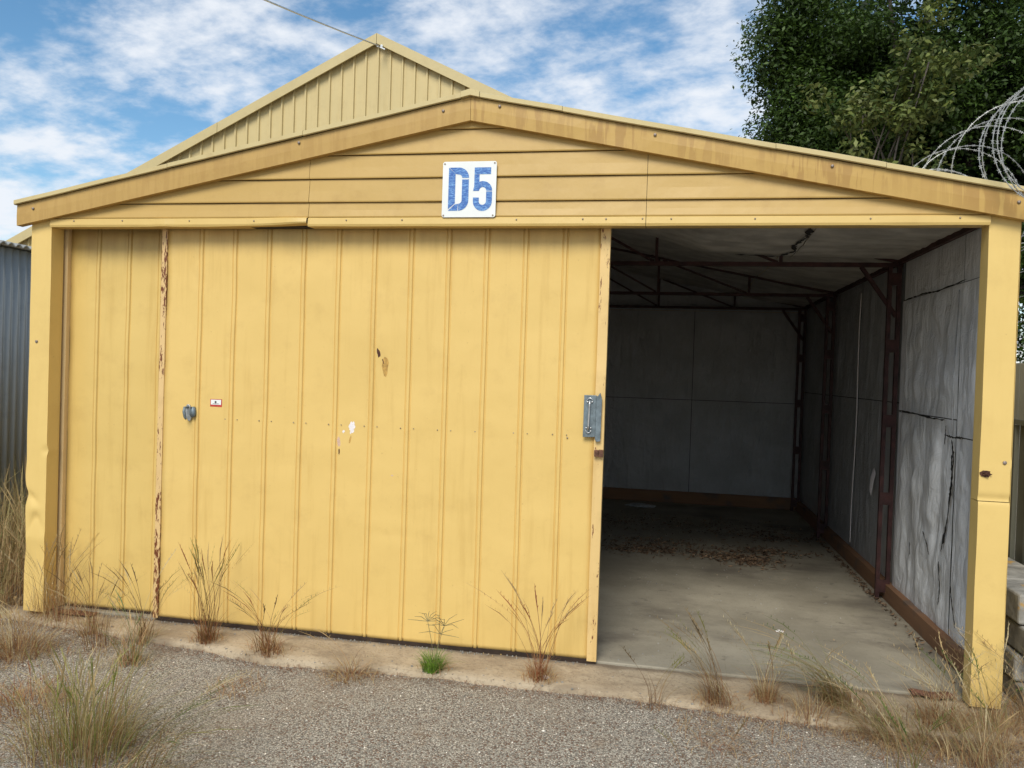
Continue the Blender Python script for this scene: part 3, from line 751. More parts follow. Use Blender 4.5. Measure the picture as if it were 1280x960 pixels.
pr = [((0, .0), (t, t*.9)), ((0, .5*hD), (t, .5*hD)), ((0, hD), (t, hD-t*.9))]
R_ = .055
for k in range(9):
    a = radians(90-90*k/8); pr.append(((wD-R_+cos(a)*R_, hD-R_+sin(a)*R_), (wD-R_+cos(a)*(R_-t), hD-R_+sin(a)*(R_-t))))
for k in range(9):
    a = radians(-90*k/8); pr.append(((wD-R_+cos(a)*R_, R_+sin(a)*R_), (wD-R_+cos(a)*(R_-t), R_+sin(a)*(R_-t))))
pr.append(((0, 0), (t, t*.9)))
m = MB(); pairs_to(m, pr, {0, 2, 11, 15, 19, 20}, -.0268, 2.577, 2.380)
m.v = [tuple(q) for q in m.v]; o_ = build(m, 'letter', M_blue, sg); s_ = o_.modifiers.new('t', 'SOLIDIFY'); s_.thickness = .0006
h5, w5, t5, R5 = .230, .103, .032, .0515
c1z, c2z = .158-.0515, .0515
pr = []
for k in range(15):
    a = radians(180-180*k/14); pr.append(((.0515+cos(a)*R5, c1z+sin(a)*R5), (.0515+cos(a)*(R5-t5), c1z+sin(a)*(R5-t5))))
for k in range(17):
    a = radians(-180*k/16); pr.append(((.0515+cos(a)*R5, c2z+sin(a)*R5), (.0515+cos(a)*(R5-t5), c2z+sin(a)*(R5-t5))))
pr.append(((0, .071), (t5, .071)))
m = MB(); pairs_to(m, pr, {3, 6, 10, 14, 20, 24, 28}, -.0268, 2.713, 2.378)
m.add([(2.7175, -.0263, 2.378+.108), (2.7175, -.0263, 2.378+h5-.037), (2.7455, -.0263, 2.378+h5-.037), (2.7455, -.0263, 2.378+.108)], [(0, 1, 2, 3)])
m.add([(2.718, -.0268, 2.378+h5-.0355), (2.718, -.0268, 2.378+h5), (2.807, -.0268, 2.378+h5), (2.807, -.0268, 2.378+h5-.0355)], [(0, 1, 2, 3)])
o_ = build(m, 'numeral', M_blue, sg); s_ = o_.modifiers.new('t', 'SOLIDIFY'); s_.thickness = .0006
m = MB(); m.disc((2.5535, -.0262, 2.629), (0, -1, 0), .0045, .003, 10); sc1 = build(m, 'screw', M_screw, sg)
for (x, z) in ((2.826, 2.631), (2.553, 2.355), (2.823, 2.355)):
    c = sc1.copy(); COL.objects.link(c); c.parent = sg; c.location = (x-2.5535, 0, z-2.629)

# ================================================================== FAR CREAM SHED
FS = thing('large_shed', 'large cream clad gabled shed rising behind the yellow shed', 'shed', (-1.7, 10, 0))
ax_, az_ = -1.70, 7.74
sl_ = .49; FW = 9.2
def fz(x): return az_-sl_*abs(x-ax_)
# wall sheets, each one with its ribs
xw0, xw1 = ax_-FW+.3, ax_+FW-.3; pit = .24; sw = pit*3
x = xw0; k = 0
while x < xw1-.01:
    xe = min(x+sw, xw1); P = []; prof = []
    for j in range(3):
        b = x+j*pit
        prof += [(b, 0.), (b+.004, -.0), (b+.012, -.035), (b+.042, -.035), (b+.052, 0.)]
    prof.append((x+sw-.002, 0.))
    prof = [p for p in prof if p[0] <= xe]
    for (u_, o) in prof:
        P.append([(u_, 10.06+o, 0.), (u_, 10.06+o, max(.5, min(fz(u_)-.12, 20)))])
    m = MB(); m.grid(P); build(m, 'wall_sheet', M_cream, FS); x += sw; k += 1
for sgn in (-1, 1):
    X = lambda t_: ax_+sgn*t_
    n = 3; cuts = [0, 3.2, 6.4, FW]
    for a, b in zip(cuts[:-1], cuts[1:]):
        m = MB(); q = [(X(a+.004), fz(X(a))-.19), (X(b-.004), fz(X(b))-.19), (X(b-.004), fz(X(b))), (X(a+.004), fz(X(a)))]
        if sgn < 0: q = q[::-1]
        m.prism(q, 9.93, 9.96); build(m, 'fascia', M_creamF, FS)
    P = []; N_ = 150
    for i in range(N_+1):
        y = 9.90+12*i/N_; P.append([(ax_, y+.04, az_+.002), (X(FW+.1), y+.04, fz(X(FW+.1))+.002)])
    m = MB(); m.grid(P if sgn < 0 else P[::-1]); o_ = build(m, 'roof', M_creamF, FS); s_ = o_.modifiers.new('t', 'SOLIDIFY'); s_.thickness = .015
m = MB(); m.box((xw0, 10.12, 0), (xw1, 21.8, fz(xw0)-.2)); m.prism([(xw0, fz(xw0)-.2), (xw1, fz(xw1)-.2), (ax_, az_-.15)], 10.13, 10.2); build(m, 'inner_wall', M_cream, FS)
m = MB(); m.box((-1.60, 9.88, 7.43), (-1.56, 9.93, 7.50)); m.bar((-1.66, 9.86, 7.47), (-1.50, 9.86, 7.40), .02, .02); build(m, 'cable_bracket', M_galv, FS)
# service cable to the gable
m = MB(); A = Vector((-2.35, 3.0, 5.46)); B = Vector((-1.62, 9.86, 7.47))
E_ = B+(Vector((-1.592, 6.0, 6.52))-B)*3.4
pts = [B.lerp(E_, t_)-Vector((0, 0, .10*4*t_*(1-t_))) for t_ in np.linspace(0, 1, 24)]
m.tube(pts, .013, 8); tag(build(m, 'service_cable', M_galv, smooth=True, origin=tuple(B)), 'thin grey overhead cable strung to the peak of the cream shed', 'cable')

# ================================================================== GREY SHED ON THE LEFT
GS = thing('corrugated_shed', 'blue grey corrugated iron shed behind tall grass at left edge', 'shed', (-1.5, 3, 0))
ribbed('y', -1.5, -.2, 7.0, -.1, 2.40, .009, .076, 'side_wall', M_grey, GS, 'corr', 10, out=1)
ribbed('x', -.2, -6.0, -1.51, -.1, 2.40, .009, .076, 'front_wall', M_grey, GS, 'corr', 6)
n = 900; P = []
for i in range(n+1):
    y = -.35+7.5*i/n; d = .012*cos(2*pi*y/.076); P.append([(-1.42, y, 2.415+d), (-3.8, y, 2.72+d), (-6.1, y, 2.45+d)])
m = MB(); m.grid(P[::-1]); o_ = build(m, 'roof', M_zinc, GS, smooth=True); s_ = o_.modifiers.new('t', 'SOLIDIFY'); s_.thickness = .012; s_.offset = -1
m = MB(); m.prism([(-6.0, 2.40), (-1.52, 2.40), (-3.8, 2.68)], -.19, -.17); build(m, 'gable', M_grey, GS)

# ================================================================== RIGHT: FENCE, BLOCK WALL, RAZOR WIRE, TREE
FN = thing('fence', 'grey sheet metal fence with pale top panels and wire strands beside right post', 'fence', (5.95, 3, 0))
y = .55
while y < 8:
    P = []
    for j in range(4):
        b = y+j*.2; P += [[(5.95, b, -.1), (5.95, b, 1.30)], [(5.93, b+.02, -.1), (5.93, b+.02, 1.30)], [(5.93, b+.05, -.1), (5.93, b+.05, 1.30)], [(5.95, b+.07, -.1), (5.95, b+.07, 1.30)]]
    P.append([(5.95, y+.797, -.1), (5.95, y+.797, 1.30)])
    m = MB(); m.grid(P[::-1]); build(m, 'fence_sheet', M_fence, FN)
    m = MB(); m.box((5.935, y, 1.335), (5.955, y+.795, 1.69)); build(m, 'top_panel', M_fenceL, FN); y += .8
m = MB(); m.box((5.925, .55, 1.302), (5.965, 8.1, 1.333)); build(m, 'rail', M_fence, FN)
for y in (.6, 2.6, 4.6, 6.6):
    m = MB(); m.box((5.968, y, -.1), (6.01, y+.045, 2.7)); build(m, 'fence_post', M_fence, FN)
for z in (1.82, 1.98, 2.14, 2.30, 2.46):
    m = MB(); m.tube([(5.985, y, z-.02*sin(pi*((y-.6) % 2)/2)) for y in np.linspace(.3, 8, 40)], .003, 5)
    build(m, 'wire_strand', M_wire, FN)
BW = thing('block_wall', 'low wall of weathered grey stone blocks at foot of right post', 'wall', (5.75, .6, 0))
zc = [-.08, .06, .20, .345, .505]
for c_ in range(4):
    for r_ in range(9):
        y0 = .16+r_*.36+(c_ % 2)*.12-.06; dx = random.uniform(-.012, .012)
        m = MB(); x0 = 5.515+dx+(.0 if c_ % 2 else .012); m.box((x0, y0, zc[c_]+.004), (x0+.33, y0+.345+random.uniform(-.01, .008), zc[c_+1]-.004))
        build(m, 'stone_block', M_block, BW, bevel=.012)

# razor wire
def razor(loops, phase, hand, y0, y1, cx, cz, R, name_parent, jit):
    n = loops*44; pts = []
    for i in range(n+1):
        t_ = i/n; a = phase+hand*2*pi*loops*t_; q_ = max(0, (t_-.22)/.78); y = y0+(y1-y0)*q_**1.2+.02*t_+.07*sin(a+jit)*min(1, q_*4)
        rr = (R[0]+(R[1]-R[0])*t_)*(1+.10*nz(t_*loops*.9, jit, 0)); cxx = cx[0]+(cx[1]-cx[0])*t_+.05*nz(t_*loops*.7, jit, 5); czz = cz[0]+(cz[1]-cz[0])*t_
        x, z = cxx+cos(a)*rr, czz+sin(a)*rr
        if y > -.075 and x < 5.47: z = max(z, zf(x, FH)+.045)
        pts.append(Vector((x, y, z)))
    m = MB(); m.tube(pts, .0021, 5)
    L_ = 0; nxt = .02
    for a_, b_ in zip(pts[:-1], pts[1:]):
        d = (b_-a_); l = d.length; d.normalize()
        while nxt < L_+l:
            p = a_+d*(nxt-L_); side = d.cross(Vector((0, 1, 0))).normalized(); o_ = d.cross(side)
            for s_ in (1, -1):
                m.add([p-d*.009+side*s_*.0085, p-d*.0035, p+d*.0035, p+d*.009+side*s_*.0085], [(0, 1, 2), (1, 3, 2)])
            m.add([p-d*.008-side*.003, p+d*.008-side*.003, p+d*.008+side*.003, p-d*.008+side*.003], [(0, 1, 2, 3)])
            nxt += .046
        L_ += l
    build(m, 'wire_coil', M_wire, name_parent, smooth=False)
RZ = thing('razor_wire', 'coiled razor wire sprawling over the right end of the roof', 'razor wire', (5.6, .5, 2.5))
razor(7, 2.0, 1, -.15, 2.6, (5.47, 5.62), (2.655, 2.72), (.285, .40), RZ, 1.3)
razor(5, .7, -1, -.13, 2.2, (5.50, 5.66), (2.64, 2.68), (.30, .42), RZ, 4.1)

# trees
def leaves(name, parent, centers, radii, n, size, cols, seed, mat, dens_power=1.):
    rng = np.random.default_rng(seed); centers = np.array(centers); radii = np.array(radii)
    w_ = radii**2.0; w_ /= w_.sum(); idx = rng.choice(len(centers), n, p=w_)
    d = rng.normal(size=(n, 3)); d /= np.linalg.norm(d, axis=1)[:, None]
    r_ = rng.random(n)**(.33*dens_power)
    p = centers[idx]+d*(radii[idx]*r_*(1+.13*rng.normal(size=n)*(rng.random(n) < .25)))[:, None]*np.array([1, 1, .85])
    nrm = d*.6+rng.normal(size=(n, 3))*.55+np.array([0, -.1, .65]); nrm /= np.linalg.norm(nrm, axis=1)[:, None]
    a = np.cross(nrm, rng.normal(size=(n, 3))); a /= np.linalg.norm(a, axis=1)[:, None]; b = np.cross(nrm, a)
    s_ = size*(.6+.8*rng.random(n))[:, None]
    V = np.stack([p-a*s_*.5, p+b*s_*.23+nrm*s_*.05, p+a*s_*.5-nrm*s_*.08, p-b*s_*.23+nrm*s_*.05], 1).reshape(-1, 3)
    F = np.arange(n*4).reshape(-1, 4)
    cl = np.array(cols); ci = cl[(idx*7+rng.integers(0, 2, n)) % len(cl)]*(.6+.75*rng.random((n, 1)))
    C = np.repeat(ci, 4, 0)
    return npmesh(name, V, F, mat, colors=C, parent=parent)
def branchy(parent, base, tips, r0):
    m = MB(); base = Vector(base); top = base+Vector((.2, 0, 3.2))
    m.tube([base, base.lerp(top, .3)+Vector((.05, 0, 0)), base.lerp(top, .7)-Vector((.06, 0, 0)), top], [r0*1.3, r0, r0*.85, r0*.7], 10)
    build(m, 'trunk', M_bark, parent, smooth=True)
    m = MB()
    for t_ in tips:
        t_ = Vector(t_); mid_ = top.lerp(t_, .5)+Vector((random.uniform(-.3, .3), random.uniform(-.3, .3), random.uniform(.0, .5)))
        s_ = base.lerp(top, random.uniform(.7, 1)); m.tube([s_, s_.lerp(mid_, .5)+Vector((0, 0, .1)), mid_, mid_.lerp(t_, .6), t_], [r0*.45, r0*.36, r0*.26, r0*.14, .012], 7)
    build(m, 'branches', M_bark, parent, smooth=True)
TR = thing('dense_tree', 'large dense dark green tree towering behind the right side of the roof', 'tree', (8.6, 11, 0))
rng = np.random.default_rng(11); cs = []; rs = []
cc = np.array([9.0, 11.2, 6.0]); rad = np.array([4.0, 2.8, 4.9])
for k in range(260):
    d = rng.normal(size=3); d /= np.linalg.norm(d)
    if d[1] > .5: d[1] *= -1
    q = cc+d*rad*(.70+.26*rng.random()); cs.append(q); rs.append(.28+.40*rng.random())
for k in range(40):
    d = rng.normal(size=3); d /= np.linalg.norm(d); cs.append(cc+d*rad*.5*rng.random()); rs.append(1.0)
DG = [(.055, .098, .016), (.036, .066, .013), (.095, .155, .022), (.034, .060, .014), (.15, .215, .032), (.024, .045, .011), (.062, .10, .017)]
for k in range(70):
    t_ = rng.random(); q = np.array([5.25+.75*rng.random()+.25*abs(t_-.45), 9.6+1.2*rng.random(), 4.3+3.9*t_]); cs.append(q); rs.append(.26+.26*rng.random())
for k in range(30): cs.append(np.array([6.2+rng.random(), 10.6+rng.random(), 4.0+4.0*rng.random()])); rs.append(.8)
leaves('crown', TR, cs, rs, 290000, .082, DG, 3, M_leaf)
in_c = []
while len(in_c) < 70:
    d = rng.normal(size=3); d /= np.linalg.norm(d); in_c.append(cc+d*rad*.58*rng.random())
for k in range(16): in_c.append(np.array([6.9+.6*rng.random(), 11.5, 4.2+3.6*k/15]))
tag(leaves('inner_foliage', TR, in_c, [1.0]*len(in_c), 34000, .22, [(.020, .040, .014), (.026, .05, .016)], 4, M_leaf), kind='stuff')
branchy(TR, (8.6, 11.4, -.1), [tuple(np.array(cs[i])) for i in range(0, 150, 6)], .30)
TP = thing('pale_leaved_tree', 'olive green tree with larger paler drooping leaves in front of the dark tree', 'tree', (6.9, 8.2, 0))
cs = []; rs = []
for k in range(34):
    t_ = rng.random(); q = np.array([5.85+1.5*t_+rng.normal()*.30, 8.1+rng.normal()*.3, 4.3+1.7*t_+rng.normal()*.40]); cs.append(q); rs.append(.16+.20*rng.random())
for k in range(14): cs.append(np.array([6.2+rng.normal()*.5, 8.4, 3.6+rng.normal()*.5])); rs.append(.3)
leaves('crown', TP, cs, rs, 7500, .10, [(.14, .165, .04), (.10, .13, .03), (.18, .20, .06), (.07, .10, .025)], 8, M_leaf)
branchy(TP, (6.6, 8.9, -.1), [tuple(c_) for c_ in cs[:14]], .05)
# ================================================================== GRASS
def blades(specs):
    """specs: list of (base, height, lean dir angle, lean, width, col_base, col_tip, head)"""
    V = []; F = []; C = []
    for (b, h_, ang, lean, w_, cb, ct, head) in specs:
        n = 6; o = len(V); dx, dy = cos(ang), sin(ang); sa = ang+pi/2+random.uniform(-.6, .6); sx, sy = cos(sa), sin(sa)
        kx = random.uniform(-.05, .05)*h_
        for i in range(n+1):
            t_ = i/n; r_ = lean*h_*(t_**1.8); z = h_*(t_-.38*lean*t_**2.4)
            ww = w_*(1-t_**2*.85)*.5
            if head and t_ > .7: ww = w_*(1.1 if i % 2 else .7)
            if i == n: ww = w_*.08
            px_, py_ = b[0]+dx*r_+kx*sin(t_*5), b[1]+dy*r_
            V.append((px_-sx*ww, py_-sy*ww, b[2]+z)); V.append((px_+sx*ww, py_+sy*ww, b[2]+z))
            c_ = [cb[k]*(1-t_)+ct[k]*t_ for k in range(3)]; C += [c_, c_]
            if i < n: F.append((o+2*i, o+2*i+1, o+2*i+3, o+2*i+2))
        if head:
            for q in range(5):                           # little spikelets
                t_ = .72+.055*q; r_ = lean*h_*(t_**1.8); z = h_*(t_-.38*lean*t_**2.4); s_ = 1 if q % 2 else -1
                c0 = (b[0]+dx*r_+kx*sin(t_*5), b[1]+dy*r_, b[2]+z); o2 = len(V); l = .012
                V += [c0, (c0[0]+sx*s_*.004, c0[1], c0[2]+l*.5), (c0[0]+sx*s_*.005, c0[1]+sy*s_*.004, c0[2]+l*1.4), (c0[0], c0[1], c0[2]+l*.7)]
                C += [ct]*4; F.append((o2, o2+1, o2+2, o2+3))
    return V, F, C
STRAW = (.54, .40, .20); RED = (.30, .12, .055); GREEN = (.10, .16, .035); PALE = (.58, .48, .28); BRT = (.16, .34, .03); OLV = (.20, .21, .06)
def lerp3(a, b, t_): return tuple(a[k]*(1-t_)+b[k]*t_ for k in range(3))
GRP = 'grass tufts growing along the front of the shed'
def tuft(x, y, label, n, h_, spread, mats, tall=0, tallh=.4, base_r=.05, w_=.0028, lean=.5, dirn=None, low=40, name='grass_tuft', matted=True):
    if n < 300: n = int(n*1.5); tall = int(tall*1.7); tallh *= 1.08; low = int(low*1.4); w_ *= 1.30; h_ *= 1.12
    sp = []; bz = ground_z(x, y) if y < edge_y(x) else -.02
    def col():
        a, b = random.choice(mats); k = random.random()*.5; g_v = random.uniform(.75, 1.2)
        return tuple(c*g_v for c in lerp3(a, b, k*.5)), tuple(c*g_v for c in b)
    for k in range(n):
        a = random.random()*2*pi; r_ = base_r*math.sqrt(random.random()); cb, ct = col()
        la = a+random.uniform(-.7, .7) if dirn is None else dirn+random.gauss(0, .45)
        sp.append(((x+cos(a)*r_, y+sin(a)*r_, bz-.005), h_*random.uniform(.35, 1.05), la, abs(random.gauss(lean, .3)), w_*random.uniform(.6, 1.2), cb, ct, False))
    for k in range(tall):
        a = random.random()*2*pi; r_ = base_r*.7*random.random(); cb, ct = col()
        la = random.choice((0, pi))+random.gauss(0, .6) if dirn is None else dirn+random.gauss(0, .5)
        sp.append(((x+cos(a)*r_, y+sin(a)*r_, bz-.005), tallh*random.uniform(.7, 1.1), la, abs(random.gauss(spread, .12)), w_*.95, cb, ct, True))
    if matted:
        for k in range(low):                              # dry mat at the foot
            a = random.random()*2*pi; r_ = base_r*1.8*math.sqrt(random.random()); c_ = lerp3(RED, STRAW, random.random())
            sp.append(((x+cos(a)*r_, y+sin(a)*r_, bz), random.uniform(.03, .09), random.random()*2*pi, random.uniform(1.0, 1.6), w_*.8, c_, lerp3(c_, STRAW, .5), False))
    V, F, C = blades(sp)
    o_ = npmesh(name, V, F, M_grass, origin=(x, y, bz), colors=np.array(C))
    tag(o_, label, 'grass', GRP); return o_
A_ = [(RED, STRAW), (RED, (.30, .22, .10)), (STRAW, PALE)]; G_ = [(RED, GREEN), (OLV, GREEN), (STRAW, PALE), (RED, OLV)]; Gd = [((.2, .1, .05), (.14, .10, .045)), (RED, OLV)]
tuft(1.50, -1.36, 'large green and straw grass clump at the lower left corner', 560, .44, .3, [(OLV, (.32, .33, .10)), (RED, OLV), (OLV, STRAW), (STRAW, (.36, .35, .12)), (OLV, (.19, .22, .05)), (STRAW, PALE), (RED, STRAW)], 60, .48, .20, .0030, .55, low=300)
tuft(1.86, -1.50, 'sparse leaning olive blades right of the large clump', 46, .34, .8, G_, 10, .5, .12, .0028, .9, dirn=.2, low=60)
tuft(.42, -.50, 'reddish dry grass clump at the far left edge of the gravel', 260, .17, .5, A_, 14, .30, .16, .0026, .8, low=160)
tuft(.95, -1.05, 'flattened brown grass at left edge beside the large green clump', 200, .10, .5, [(RED, RED), (RED, STRAW)], 4, .2, .18, .0026, 1.0, low=140)
tuft(.30, -.06, 'wispy brown grass in front of the left post', 46, .34, .35, A_, 16, .52, .12, .0022, .5, low=60)
tuft(.56, -.12, 'small dry tuft before the narrow rear door leaf', 60, .17, .4, A_, 9, .40, .07, .0022, .5, low=50)
tuft(.93, -.16, 'brown tuft with long crossing stems below the rusty door edge', 50, .20, .5, A_+Gd, 14, .50, .06, .0024, .5, low=40)
tuft(1.07, -.46, 'pale green upright blades on the gravel left of centre', 40, .26, .3, [(OLV, (.26, .32, .14)), (RED, STRAW)], 6, .38, .06, .0028, .4, low=50)
tuft(1.29, -.12, 'bushy tuft with many upright dark stems below the door handle', 80, .17, .3, [(RED, STRAW), (RED, RED)]+Gd, 22, .56, .055, .0026, .45, low=40)
tuft(1.70, -.20, 'fan shaped tuft of dark stems right of the bushy one', 60, .14, .6, [(RED, RED), (RED, STRAW)]+Gd, 15, .42, .07, .0026, .75, low=50)
tuft(2.22, -.33, 'flattened straw tuft left of the bright green one', 80, .10, .8, A_, 4, .30, .09, .0024, 1.0, low=60)
tuft(2.62, -.20, 'short bright green tuft at the edge of the apron', 190, .105, .3, [(BRT, (.26, .36, .07)), (GREEN, (.17, .27, .05))], 0, .3, .05, .0030, .6, low=16)
tuft(3.17, -.17, 'tuft with tall dark arching stems near the open door end', 56, .14, .4, [(RED, STRAW), (RED, RED)], 15, .52, .05, .0028, .42, low=60)
tuft(4.05, -.24, 'brown tuft with leaning stems at left of the open bay', 60, .26, .5, A_+Gd, 14, .44, .07, .0024, .6, dirn=pi*.95, low=80)
tuft(4.28, -.14, 'small upright straw tuft in the middle of the opening', 70, .18, .4, A_, 8, .46, .05, .0024, .5, low=60)
tuft(4.62, -.10, 'green tuft bending left across the open bay', 110, .36, 1.0, [(STRAW, GREEN), (STRAW, (.20, .28, .06)), (RED, STRAW)], 8, .48, .07, .0030, .95, dirn=pi*1.02, low=120)
tuft(4.80, -.34, 'messy straw heap of grass right of the bending green tuft', 170, .20, .8, A_+[(STRAW, GREEN)], 16, .40, .15, .0026, .9, dirn=pi*.95, low=260)
tuft(5.03, -.20, 'dry brown tuft left of the right post', 90, .20, .5, A_, 12, .42, .10, .0024, .7, low=160)
tuft(5.25, -.22, 'thin straw grass at the foot of the right post', 60, .22, .5, A_+[(STRAW, GREEN)], 18, .48, .10, .0020, .6, low=160)
tuft(5.50, -.12, 'tangled dry grass at the right edge beside the stone blocks', 120, .22, .6, A_, 18, .5, .13, .0026, .7, low=260)
tuft(4.75, -.80, 'thin green stems rising at the lower right of the gravel', 16, .25, .4, G_, 14, .40, .10, .0022, .4, low=30)
tuft(5.05, -.62, 'reddish grass patch at the lower right corner', 90, .14, .5, A_, 12, .36, .20, .0024, .7, low=150)
tuft(4.10, -.60, 'flat reddish brown dead patch in the gravel before the opening', 60, .06, .8, [(RED, RED), (RED, STRAW)], 2, .15, .16, .0022, 1.4, low=170, dirn=pi)
tuft(1.75, -.60, 'small reddish dead patch on the gravel at left centre', 20, .05, .8, [(RED, RED)], 0, .15, .08, .0022, 1.4, low=80)
tuft(3.95, -1.0, 'few thin curved stems at the bottom centre right', 6, .2, .6, Gd, 4, .35, .12, .0020, .9, low=14)
tuft(.12, .02, 'tall wispy straw stems against the left post', 34, .40, .4, A_, 14, .58, .07, .0022, .35, low=50)
tuft(.75, -.30, 'thin bending stems on the gravel before the narrow door leaf', 40, .24, .5, A_+Gd, 10, .46, .10, .0022, .6, low=60)
tuft(.15, -.75, 'tangled dry brown grass at the left edge in front', 260, .16, .6, A_, 16, .34, .26, .0026, .9, low=260)
tuft(5.12, -.50, 'straw stems leaning left at lower right beside the post', 90, .26, .5, A_+[(STRAW, GREEN)], 20, .50, .16, .0022, .6, dirn=pi*.9, low=120)
tuft(4.45, -.30, 'loose pale stems between the two middle tufts of the opening', 40, .16, .6, A_, 8, .40, .10, .0022, .8, low=60)
tuft(3.75, -.30, 'single thin curved stems at the apron edge near the open door end', 10, .14, .6, Gd, 5, .36, .06, .0022, .8, low=20)
# seed-head star above the bright green tuft
m_v = []; sp = []
for (cx, cz) in ((2.575, .215), (2.63, .17), (2.68, .19)):
    for k in range(7):
        a = 2*pi*k/7+.3; 
        o = len(m_v)
fin = MB()
for (cx, cz, n_) in ((2.575, .215, 9), (2.665, .20, 7), (2.645, .155, 6)):
    fin.tube([(2.62, -.17, -.02), (2.62+(cx-2.62)*.4, -.165, cz*.5), (cx, -.16, cz)], .0014, 4)
    for k in range(n_):
        a = pi*(k+.3)/n_*1.15-.2; l = random.uniform(.07, .11)
        fin.tube([(cx, -.16, cz), (cx+cos(a)*l*.5, -.16+random.uniform(-.03, .03), cz+sin(a)*l*.42+.006), (cx+cos(a)*l, -.16+random.uniform(-.05, .05), cz+sin(a)*l*.62)], [.0014, .0017, .0008], 4)
sh_ = simple('seed_head', (.20, .17, .08), .8)
tag(build(fin, 'seed_stem', sh_, origin=(2.62, -.17, -.02)), 'star shaped grass seed heads standing above the bright green tuft', 'grass')

# tall grass mass at the left between the sheds
sp = []
for k in range(5200):
    x = random.uniform(-1.45, -.08); y = random.uniform(.1, 3.2) if random.random() < .7 else random.uniform(-.3, .5)
    if y < .35 and x > -.15: continue
    hh = .80 if y > .2 else .42; h_ = hh*random.uniform(.5, 1.12); gmix = random.random()
    ct = lerp3((.13, .21, .06), STRAW, .15+.7*random.random()) if gmix < .65 else STRAW; cb = lerp3(RED, STRAW, random.random())
    sp.append(((x, y, -.07), h_, random.random()*2*pi, abs(random.gauss(.4, .3)), .0042*random.uniform(.6, 1.2), cb, ct, random.random() < .15))
for k in range(900):
    x = random.uniform(-1.6, .25); y = random.uniform(-.9, .15)
    if y > edge_y(x)-.02 and x > -.3: continue
    cb = lerp3(RED, STRAW, random.random()); sp.append(((x, y, -.055), random.uniform(.08, .35), random.random()*2*pi, abs(random.gauss(.7, .3)), .003, cb, STRAW, random.random() < .2))
V, F, C = blades(sp)
tag(npmesh('tall_grass', V, F, M_grass, colors=np.array(C)), 'mass of tall straw and green grass filling the gap left of the shed', kind='stuff')
# dry trampled bits at the right foot
sp = []
for k in range(1500):
    x = random.gauss(5.2, .38); y = random.gauss(-.36, .10)
    if x > 6.2: continue
    c_ = lerp3(RED, STRAW, random.random()); sp.append(((x, y, ground_z(x, y)+.002), random.uniform(.02, .07), random.random()*2*pi, random.uniform(1.2, 2.2), .0026, c_, lerp3(c_, PALE, .5), False))
for k in range(1400):
    x = random.uniform(.1, 5.4); y = edge_y(x)-abs(random.gauss(0, .05))-.01
    c_ = lerp3(RED, (.25, .17, .10), random.random()); sp.append(((x, y, ground_z(x, y)+.002), random.uniform(.01, .04), random.random()*2*pi, random.uniform(1.2, 2.2), .0022, c_, c_, False))
V, F, C = blades(sp)
tag(npmesh('dead_grass', V, F, M_grass, colors=np.array(C)), 'scattered dead grass fragments on the gravel by the right post', kind='stuff')

# ================================================================== STONE CHIPS on the gravel (real relief near the camera)
n = 36000
x = RNG.uniform(-1.0, 6.4, n); y = -2.6+2.6*RNG.random(n)**.8
ok = np.array([b < edge_y(a)+.02*abs(noise.noise(Vector((a*9, 0, 0))))*2 for a, b in zip(x, y)]); x, y = x[ok], y[ok]; n = len(x)
z = np.array([ground_z(a, b) if b < edge_y(a)-.004 else -.024 for a, b in zip(x, y)])
s_ = (.0018+.0030*RNG.random(n)**2.2); s_[RNG.random(n) < .008] *= 1.9
base = np.array([(1, 0, 0), (0, 1, 0), (-1, 0, 0), (0, -1, 0), (0, 0, 1), (0, 0, -1)], float)
th = RNG.random(n)*2*pi; ctm, stm = np.cos(th), np.sin(th)
V = base[None]*(RNG.uniform(.7, 1.3, (n, 6, 3)))*np.array([1.15, .9, .6])
V = np.stack([V[..., 0]*ctm[:, None]-V[..., 1]*stm[:, None], V[..., 0]*stm[:, None]+V[..., 1]*ctm[:, None], V[..., 2]], -1)*s_[:, None, None]
V += np.stack([x, y, z+s_*.25], -1)[:, None]
F = np.array([(0, 1, 4), (1, 2, 4), (2, 3, 4), (3, 0, 4), (1, 0, 5), (2, 1, 5), (3, 2, 5), (0, 3, 5)])
F = (F[None]+6*np.arange(n)[:, None, None]).reshape(-1, 3)
pal = 1.2*np.array([(.40, .35, .28), (.22, .195, .165), (.58, .52, .43), (.32, .22, .15), (.13, .115, .10), (.46, .39, .30), (.78, .72, .62)])
C = np.repeat(pal[RNG.choice(7, n, p=[.28, .18, .13, .12, .09, .13, .07])]*RNG.uniform(.8, 1.2, (n, 1)), 6, 0)
tag(npmesh('stone_chips', V.reshape(-1, 3), F, M_stone, colors=C), 'loose pale and brown stone chips over the ground', kind='stuff')

# ================================================================== THINGS ON THE SHED FLOOR
def litter(name, blobs, n, label):
    P_ = []; 
    for k in range(n):
        cx, cy, rx, ry = random.choice(blobs); P_.append((random.gauss(cx, rx), random.gauss(cy, ry), random.uniform(.002, .014)))
    V = []; F = []; C = []
    for (x, y, z) in P_:
        if not (-.0 < x < 5.3 and .15 < y < 5.65): continue
        a = random.random()*2*pi; l = random.uniform(.008, .028); w_ = l*random.uniform(.15, .35); o = len(V); d = (cos(a), sin(a)); c_ = lerp3((.10, .06, .04), (.30, .20, .12), random.random()**1.5)
        V += [(x-d[0]*l, y-d[1]*l, z+random.uniform(0, .012)), (x+d[1]*w_, y-d[0]*w_, z), (x+d[0]*l, y+d[1]*l, z+random.uniform(0, .02)), (x-d[1]*w_, y+d[0]*w_, z+random.uniform(0, .01))]
        F.append((o, o+1, o+2, o+3)); C += [c_]*4
    tag(npmesh(name, V, F, M_litter, colors=np.array(C)), label, kind='stuff')
